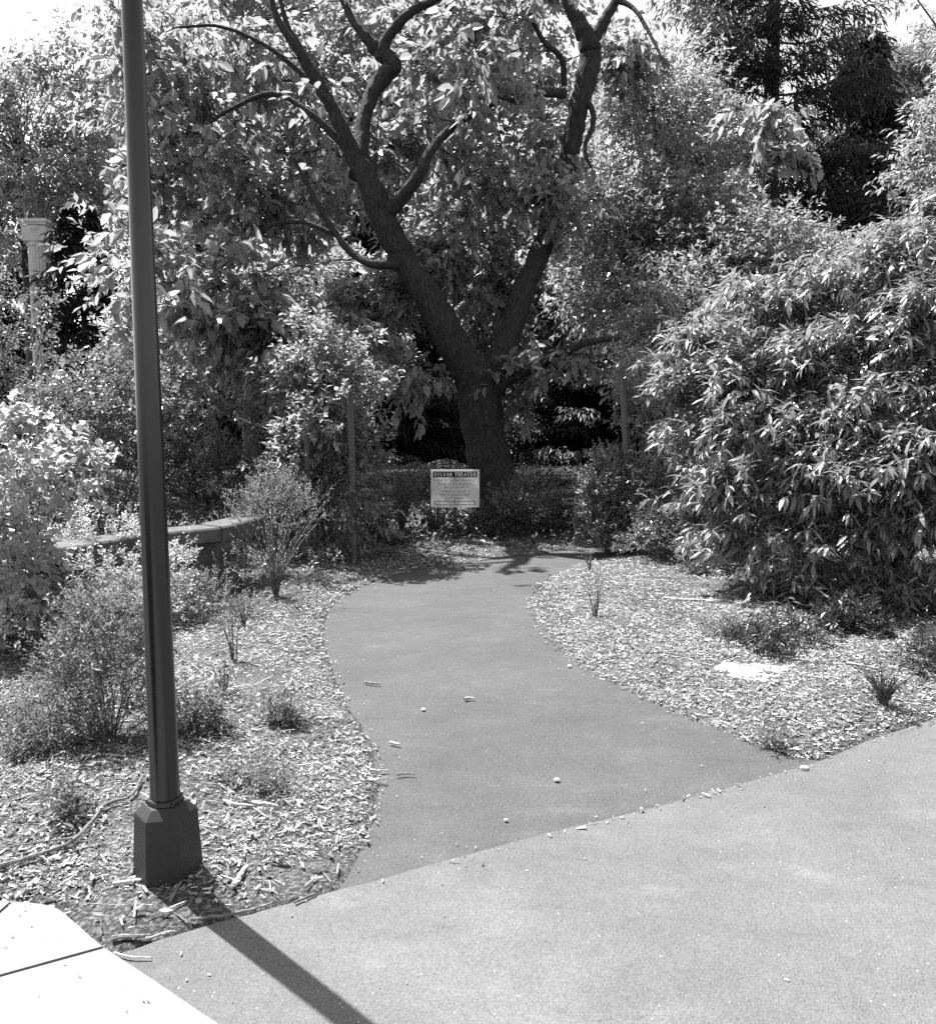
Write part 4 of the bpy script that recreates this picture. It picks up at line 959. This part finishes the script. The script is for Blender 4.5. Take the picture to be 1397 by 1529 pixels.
# wand plant with upright arching stems
def wands(name, label, base, n, h, spread, mat, seed, L=0.05, Wd=0.012, K=26, group=None, bend=0.25, sw=0.004, ang=35):
    rng = np.random.default_rng(4000+seed)
    base = np.array([base[0], base[1], gz(*base[:2])])
    root = thing(name, label, 'plant', base, group)
    s, b = MB(), MB()
    for k in range(n):
        a = rng.uniform(0, 6.28); sp_ = spread*rng.uniform(0.15, 1)
        d = np.array([math.cos(a)*sp_, math.sin(a)*sp_, 0]); hh = h*rng.uniform(0.6, 1.05)
        t = np.linspace(0, 1, 9)
        p = base+np.array([math.cos(a), math.sin(a), 0])*0.02*rng.random()+d*(t**1.4)[:, None]+np.array([0, 0, hh])*(t-bend*sp_/spread*t**3*0.6)[:, None]
        s.tube(p, sw*(1-0.8*t), 4, cap=False)
        q_ = curve(p, 4); tq = np.linspace(0, 1, len(q_))
        ii = rng.choice(np.arange(int(len(q_)*0.12), len(q_)), K)
        tg = nz(np.gradient(q_, axis=0))[ii]; sd_ = nz(rng.normal(size=(K, 3)))
        dd = nz(tg*math.cos(rad(ang))+sd_*math.sin(rad(ang)))
        add_leaves(b, q_[ii], dd, nz(np.array([0, 0, 1.])+rng.normal(0, .4, (K, 3))), L*rng.uniform(.6, 1.2, K)*(1-0.4*tq[ii]), np.full(K, Wd), shape='quad')
    s.build('stems', M['stem'], root); b.build('foliage', M[mat], root)
    return root
wands('wand_plant', 'clump of upright wand-like stems beside the left edge of the path', G(412, 902)[:2], 32, 1.0, 0.52, 'wand', 1, 0.045, 0.012, 26, None, 0.2, 0.0055, 24)
WG = 'thin young plants in the left chip bed'
wands('young_plant', 'thin young plant in the chips, halfway between the wand clump and the post', G(350, 1003)[:2], 7, 0.42, 0.09, 'fine', 2, 0.03, 0.012, 30, WG)
wands('young_plant', 'short bushy young plant just below the taller thin one', G(335, 1060)[:2], 9, 0.20, 0.09, 'fine', 3, 0.026, 0.012, 22, WG)
wands('young_plant', 'leafy young plant right below the wand clump', G(365, 945)[:2], 10, 0.30, 0.16, 'fine', 4, 0.03, 0.013, 30, WG)
wands('seedling', 'feathery seedling standing alone in the right chip bed', G(888, 930)[:2], 9, 0.44, 0.12, 'wand', 5, 0.026, 0.006, 30)
wands('seedling', 'small sprig at the tip of the right bed by the path bend', G(880, 862)[:2], 8, 0.30, 0.12, 'wand', 6, 0.03, 0.008, 20)
wands('grass_tuft', 'dark spiky tuft in the right chip bed near the paving', G(1318, 1066)[:2], 60, 0.24, 0.16, 'shade', 7, 0.05, 0.006, 8, None, 0.3, 0.0025, 20)
wands('tall_grass', 'stand of tall grassy stalks left of the sign', W(600, 815, 10.8)[:2], 80, 0.95, 0.40, 'fine', 8, 0.09, 0.016, 16)
wands('tall_grass', 'shorter grassy stalks under the left half of the sign', W(650, 815, 10.7)[:2], 60, 0.55, 0.30, 'fine', 9, 0.08, 0.014, 14)
HG = 'low weeds among the chips'
def weed(label, px, ru, seed, mat='fine', hgt=0.07, L=0.028, n=60):
    g_ = G(*px); r = ru*g_[1]/F
    plant('weed', label, 'weed', g_[:2], [((g_[0]+r*x_, g_[1]+r*y_, gz(g_[0], g_[1])+hgt*q_*0.5), (r*k_, r*k_*0.8, hgt*q_)) for x_, y_, k_, q_ in np.random.default_rng(seed).uniform((-.7, -.7, .25, .5), (.7, .7, .6, 1.6), (5, 4))], mat, L, L*0.42, n, 2, 0.03, 6, 0.06, 'quad', 55, 0.1, 0, 0.1, 0.7, 0.5, 0.5, 10, 0.002, seed, HG, zmin=-0.1)
weed('dark leafy weed in the chips right of the thin plants, nearest the path', (412, 1092), 32, 31)
weed('leafy weed hugging the right side of the pole, above the foot', (292, 1120), 40, 32, 'fine', 0.10, 0.03, 90)
weed('flat weed patch right of the post foot', (385, 1185), 62, 33, 'fine', 0.025, 0.022, 60)
weed('low weed left of the post foot, above the fallen branch', (100, 1245), 34, 34, 'fine', 0.05, 0.04, 26)
weed('scattered weed at the shade line of the laurel bush', (1165, 975), 80, 35, 'shade', 0.09, 0.04, 130)
weed('small weed in the right bed, left of the shaded one', (1085, 965), 30, 36, 'fine', 0.05, 0.03, 40)
weed('weed in the dark shade right under the laurel bush', (1290, 945), 90, 37, 'shade', 0.12, 0.06, 120)
weed('weed at the corner where the right bed meets the paving', (1150, 1118), 18, 38, 'fine', 0.025, 0.025, 22)
weed('weed in the left bed, close to the left edge of the photo', (40, 1150), 40, 39, 'fine', 0.05, 0.03, 50)

# white-flowered clump and ferns near the sign
def fern(label, base, n, R, seed, mat='shade', h=0.35):
    rng = np.random.default_rng(5000+seed); base = np.array([base[0], base[1], base[2] if len(base) > 2 else gz(*base[:2])])
    root = thing('fern', label, 'fern', base, 'ferns under the trees'); b, s = MB(), MB()
    for k in range(n):
        a = 6.28*k/n+rng.normal(0, .2); d = np.array([math.cos(a), math.sin(a), 0]); r = R*rng.uniform(.75, 1.1)
        t = np.linspace(0, 1, 18); p = base+d*(r*t)[:, None]+np.array([0, 0, 1])*(h*rng.uniform(.7, 1.2)*(2.6*t-2.3*t**2))[:, None]
        s.tube(p, 0.004*(1-.8*t), 4, cap=False)
        sd_ = np.array([-d[1], d[0], 0.])
        for sg in (-1, 1):
            w = 0.13*R/0.5*np.sin(np.pi*np.clip(t*0.9+0.12, 0, 1))+0.01
            add_leaves(b, p, np.repeat((sd_*sg+d*0.35+np.array([0, 0, -.15]))[None], 18, 0), nz(np.array([0, 0, 1.])+rng.normal(0, .2, (18, 3))), w, np.full(18, 0.028), shape='quad')
    s.build('stems', M['stem'], root); b.build('fronds', M[mat], root)
fern('spreading fern behind the sign, at the left side of the trunk', (*W(655, 800, 11.6)[:2], 0.55), 14, 0.62, 1, 'fine', 0.55)
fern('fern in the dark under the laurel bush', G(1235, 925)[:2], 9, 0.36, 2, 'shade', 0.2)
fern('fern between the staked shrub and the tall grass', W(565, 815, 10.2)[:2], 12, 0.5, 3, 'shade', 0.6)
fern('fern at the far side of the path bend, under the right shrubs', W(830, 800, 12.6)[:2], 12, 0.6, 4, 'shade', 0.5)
def flower_clump():
    rng = np.random.default_rng(77); g_ = W(610, 822, 10.1)
    root = plant('flower_clump', 'low clump of white flowers at the path edge left of the sign', 'flowers', g_[:2], bl((600, 815, 10.1, 40, 14, .3), (640, 825, 9.9, 40, 10, .25)), 'fine', 0.045, 0.025, 50, 5, 0.06, 6, 0.1, 'hex', 55, 0.1, 0, 0.2, 0.6, 0.6, 0.5, 8, 0.004, 78)
    b = MB(); n = 46
    c = np.stack([g_[0]+rng.normal(0, .26, n), g_[1]+rng.normal(0, .16, n)-0.05, rng.uniform(.06, .22, n)], 1)
    for k in range(5):
        a = rng.uniform(0, 6.28, n)+k*1.256
        add_leaves(b, c, np.stack([np.cos(a), np.sin(a), np.full(n, .35)], 1), np.tile([0, 0, 1.], (n, 1)), np.full(n, .026), np.full(n, .02), shape='quad')
    b.build('blossoms', M['flower'], root)
flower_clump()

# ground cover under the big tree, its leaf colour darkened for canopy shade
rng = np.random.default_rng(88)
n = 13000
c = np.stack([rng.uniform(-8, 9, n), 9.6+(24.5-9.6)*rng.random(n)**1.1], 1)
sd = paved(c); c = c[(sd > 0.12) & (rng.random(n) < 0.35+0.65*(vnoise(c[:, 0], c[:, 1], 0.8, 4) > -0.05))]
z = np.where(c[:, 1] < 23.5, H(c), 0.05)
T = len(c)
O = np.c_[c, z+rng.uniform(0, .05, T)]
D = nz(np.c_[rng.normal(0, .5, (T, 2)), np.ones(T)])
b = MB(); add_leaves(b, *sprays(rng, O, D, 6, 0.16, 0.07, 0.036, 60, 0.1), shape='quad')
tag(b.build('ground_cover', M['ivy']), 'ivy-like ground cover under the trees, canopy shade put into its leaf colour', 'ground cover', kind='stuff')
# low plants behind the bench and beside the path's left edge
n = 2600
c = np.stack([rng.uniform(-5.5, -0.9, n), rng.uniform(7.4, 10.2, n)], 1)
sd = paved(c); c = c[(sd > 0.06) & (c[:, 1] > 8.2-0.25*np.abs(c[:, 0]+1.2)*0)]
T = len(c); O = np.c_[c, H(c)+rng.uniform(0, .10, T)]
k = (O[:, 1] > 8.05) & (O[:, 0] < -1.25); O = O[k]; T = len(O)
b = MB(); add_leaves(b, *sprays(rng, O, nz(np.c_[rng.normal(0, .5, (T, 2)), np.ones(T)]), 6, 0.14, 0.045, 0.024, 60, 0.1), shape='quad')
tag(b.build('undergrowth', M['mid']), 'low leafy undergrowth along the left edge of the path', 'undergrowth', kind='stuff')

# ------------------------------------------------------------------ stakes
def stake(label, top, bot, w):
    rng = np.random.default_rng(int(top[0]))
    a = W(*bot); a[2] = -0.05; c = W(*top)
    t = np.linspace(0, 1, 7)[:, None]; r = w*top[2]/F/2
    root = MB(); p = a+(c-a)*t+np.vstack([np.zeros(3), rng.normal(0, .006, (5, 3)), np.zeros(3)])
    root.tube(p, np.full(7, r), 10, 0.03, rng)
    o = root.build('wooden_stake', M['stake'], origin=(a[0], a[1], 0), smooth=False)
    tag(o, label, 'stake', 'wooden stakes holding up shrubs')
stake('weathered stake in the left shrub, the left one of its pair', (457, 596, 8.9), (462, 842, 8.9), 8)
stake('weathered stake in the left shrub, nearest the path', (523, 580, 8.85), (528, 840, 8.85), 9)
stake('stout leaning stake right of the path beside the dark gap', (928, 560, 9.9), (946, 810, 9.9), 12)
stake('thin stake close against the laurel bush', (1001, 600, 9.4), (1003, 815, 9.4), 8)

# ------------------------------------------------------------------ sticks and stones
def stick(label, px, w, mat='stick', group=None, lift=0.012, name='stick', fork=None):
    rng = np.random.default_rng(int(px[0][0]*7+px[0][1]))
    pts = np.array([G(*p) for p in px]); C = curve(pts, 5)
    z = H(C[:, :2])
    C[:, 2] = np.maximum(z, 0.008)+lift
    if len(C) > 4: C[1:-1] += rng.normal(0, w*0.07*C[:1, 1]/F, (len(C)-2, 3))*np.array([1, 1, .5])
    r = w*C[:, 1]/F/2*np.linspace(1, 0.65, len(C))*(1+rng.normal(0, .1, len(C)))
    b = MB(); b.tube(C, r, 7, 0.06, rng)
    if fork:
        f = np.array([G(*p) for p in fork]); f[:, 2] = np.maximum(H(f[:, :2]), 0.008)+lift+0.01
        b.tube(f, np.linspace(1, .5, len(f))*r[-1]*0.8, 6)
    o = b.build(name, M[mat], origin=tuple(C[0])); tag(o, label, name.replace('_', ' '), group)
SG = 'sticks lying about'
stick('long crooked fallen branch left of the post foot', [(-20, 1318), (40, 1305), (100, 1287), (135, 1262), (160, 1235), (195, 1222), (215, 1196)], 7, 'stick_dark', None, 0.02, 'fallen_branch', [(110, 1282), (60, 1288), (0, 1296)])
stick('pale stick lying against the foot of the post', [(170, 1339), (205, 1338), (235, 1337)], 5, group=SG)
stick('dark split stick at the corner where the sidewalk meets the asphalt', [(168, 1414), (200, 1411), (225, 1408)], 9, 'stick_dark', SG)
stick('pale twig ending the dark split stick on the asphalt edge', [(218, 1412), (245, 1403), (262, 1399)], 5, group=SG)
stick('thin curved twig next to the sidewalk edge', [(172, 1432), (195, 1438), (226, 1439)], 4, group=SG)
stick('short thick broken stick right of the post shadow', [(350, 1340), (358, 1328), (370, 1313)], 11, group=SG)
stick('pale straight twig in the bed right of the post, left one of two', [(334, 1221), (355, 1226), (380, 1228)], 5, group=SG)
stick('pale straight twig in the bed right of the post, right one of two', [(377, 1222), (392, 1224), (406, 1224)], 6, group=SG)
stick('long stick along the bed edge where the post shadow crosses', [(285, 1385), (330, 1377), (370, 1368), (402, 1359)], 5, 'stick_dark', SG)
stick('dark stick at the end of the bed edge near the asphalt path', [(440, 1356), (455, 1349), (472, 1342)], 5, 'stick_dark', SG)
stick('dark twig on the path near its left edge, the upper one', [(545, 1023), (556, 1025), (568, 1026)], 4, 'stick_dark', SG)
stick('short twig on the path near its left edge, the lower one', [(592, 1163), (606, 1161), (618, 1162)], 4, 'stick_dark', SG)
stick('twig poking from the chips onto the path', [(552, 1157), (566, 1157), (580, 1156)], 4, group=SG)
stick('pale chip of wood on the middle of the path', [(693, 1049), (700, 1047), (708, 1048)], 5, group=SG)
stick('tiny pale stick on the path, left of the middle', [(583, 1114), (590, 1116), (597, 1117)], 5, group=SG)
stick('pale twig in the right bed ending at a round knob', [(990, 911), (1025, 914), (1055, 917)], 5, group=SG)
stick('long thin twig in the right bed below the shade line', [(1262, 1008), (1285, 1011), (1310, 1014)], 4, group=SG)
stick('dark twig across the near left bed, below the leafy weed', [(255, 1365), (268, 1345), (280, 1330)], 5, 'stick_dark', SG)

def stone(label, px, w, seed):
    rng = np.random.default_rng(seed); g_ = G(*px); r = w*g_[1]/F/2
    bm = bmesh.new(); bmesh.ops.create_icosphere(bm, subdivisions=2, radius=1)
    for v_ in bm.verts: v_.co = Vector((v_.co.x*r*1.2, v_.co.y*r, v_.co.z*r*0.7))*(1+rng.normal(0, .08))
    me = bpy.data.meshes.new('stone'); bm.to_mesh(me); bm.free(); me.materials.append(M['pebble'])
    o = bpy.data.objects.new('stone', me); o.location = (g_[0], g_[1], max(gz(g_[0], g_[1]), 0.010)+r*0.45); link(o)
    tag(o, label, 'stone', 'loose pale stones')
stone('pale stone on the plaza just below the tip of the right bed', (1200, 1152), 11, 1)
stone('pale stone on the path, nearest the plaza edge', (755, 1229), 6, 2)
stone('pale stone in the middle of the path', (831, 1169), 8, 3)
stone('small pale stone on the path close to the left bed', (632, 1063), 6, 4)
stone('small pale stone by the right edge of the path', (850, 998), 6, 5)
stone('round pale stone at the laurel shade line', (1059, 918), 9, 6)
# bare sandy patch in the right bed
g_ = G(1120, 1020); bp = []
for k in range(36):
    a = 6.283*k/36; r = 1+0.18*math.sin(3*a+.5)+0.12*math.sin(7*a)+0.05*math.sin(13*a)
    bp.append((g_[0]+0.19*r*math.cos(a), g_[1]+0.17*r*math.sin(a)))
b = MB(); hz = float(H(np.array([g_[:2]]))[0])
b.prism(np.array(bp), hz-0.08, hz+0.008)
tag(b.build('sand_patch', surf('pale_sand', [(0.3, 0.40), (0.6, 0.52), (0.75, 0.6)], 40, 6, 0.95, 0.6, 90, 0.1, bdist=0.01)), kind='structure')

# ------------------------------------------------------------------ camera, sun, sky
cam = bpy.data.cameras.new('camera'); co = bpy.data.objects.new('camera', cam); link(co)
co.location = (0, 0, CAMH); co.rotation_euler = (math.pi/2-PITCH, 0, 0)
cam.sensor_fit = 'VERTICAL'; cam.sensor_height = 24.0; cam.lens = 24.0*F/1529.0
cam.clip_start = 0.05; cam.clip_end = 3000
scn.camera = co

sun = bpy.data.lights.new('sun', 'SUN'); sun.energy = 4.6; sun.angle = rad(0.53); sun.color = (1, 1, 1)
so = bpy.data.objects.new('sun', sun); link(so)
so.rotation_euler = Vector(SUN).to_track_quat('Z', 'Y').to_euler(); so.location = (-20, 18, 40)

world = bpy.data.worlds.new('World'); scn.world = world; world.use_nodes = True
nt = world.node_tree; nt.nodes.clear()
out = nt.nodes.new('ShaderNodeOutputWorld'); bgd = nt.nodes.new('ShaderNodeBackground')
sky = nt.nodes.new('ShaderNodeTexSky'); sky.sky_type = 'NISHITA'; sky.sun_disc = False
sky.sun_elevation = SUN_EL; sky.sun_rotation = math.atan2(SUN_AZ[0], SUN_AZ[1]); sky.dust_density = 1.6
bw = nt.nodes.new('ShaderNodeRGBToBW')
nt.links.new(sky.outputs[0], bw.inputs[0]); nt.links.new(bw.outputs[0], bgd.inputs['Color'])
bgd.inputs['Strength'].default_value = 0.11
nt.links.new(bgd.outputs[0], out.inputs['Surface'])

vs_ = scn.view_settings
scn.display_settings.display_device = 'sRGB'
vs_.view_transform = 'Standard'; vs_.look = 'None'; vs_.gamma = 1; vs_.use_curve_mapping = False
vs_.exposure = 1.9
cy = scn.cycles
cy.max_bounces = 6; cy.diffuse_bounces = 3; cy.glossy_bounces = 2; cy.transmission_bounces = 4; cy.transparent_max_bounces = 4
cy.caustics_reflective = False; cy.caustics_refractive = False
cy.sample_clamp_indirect = 6
cy.use_denoising = False
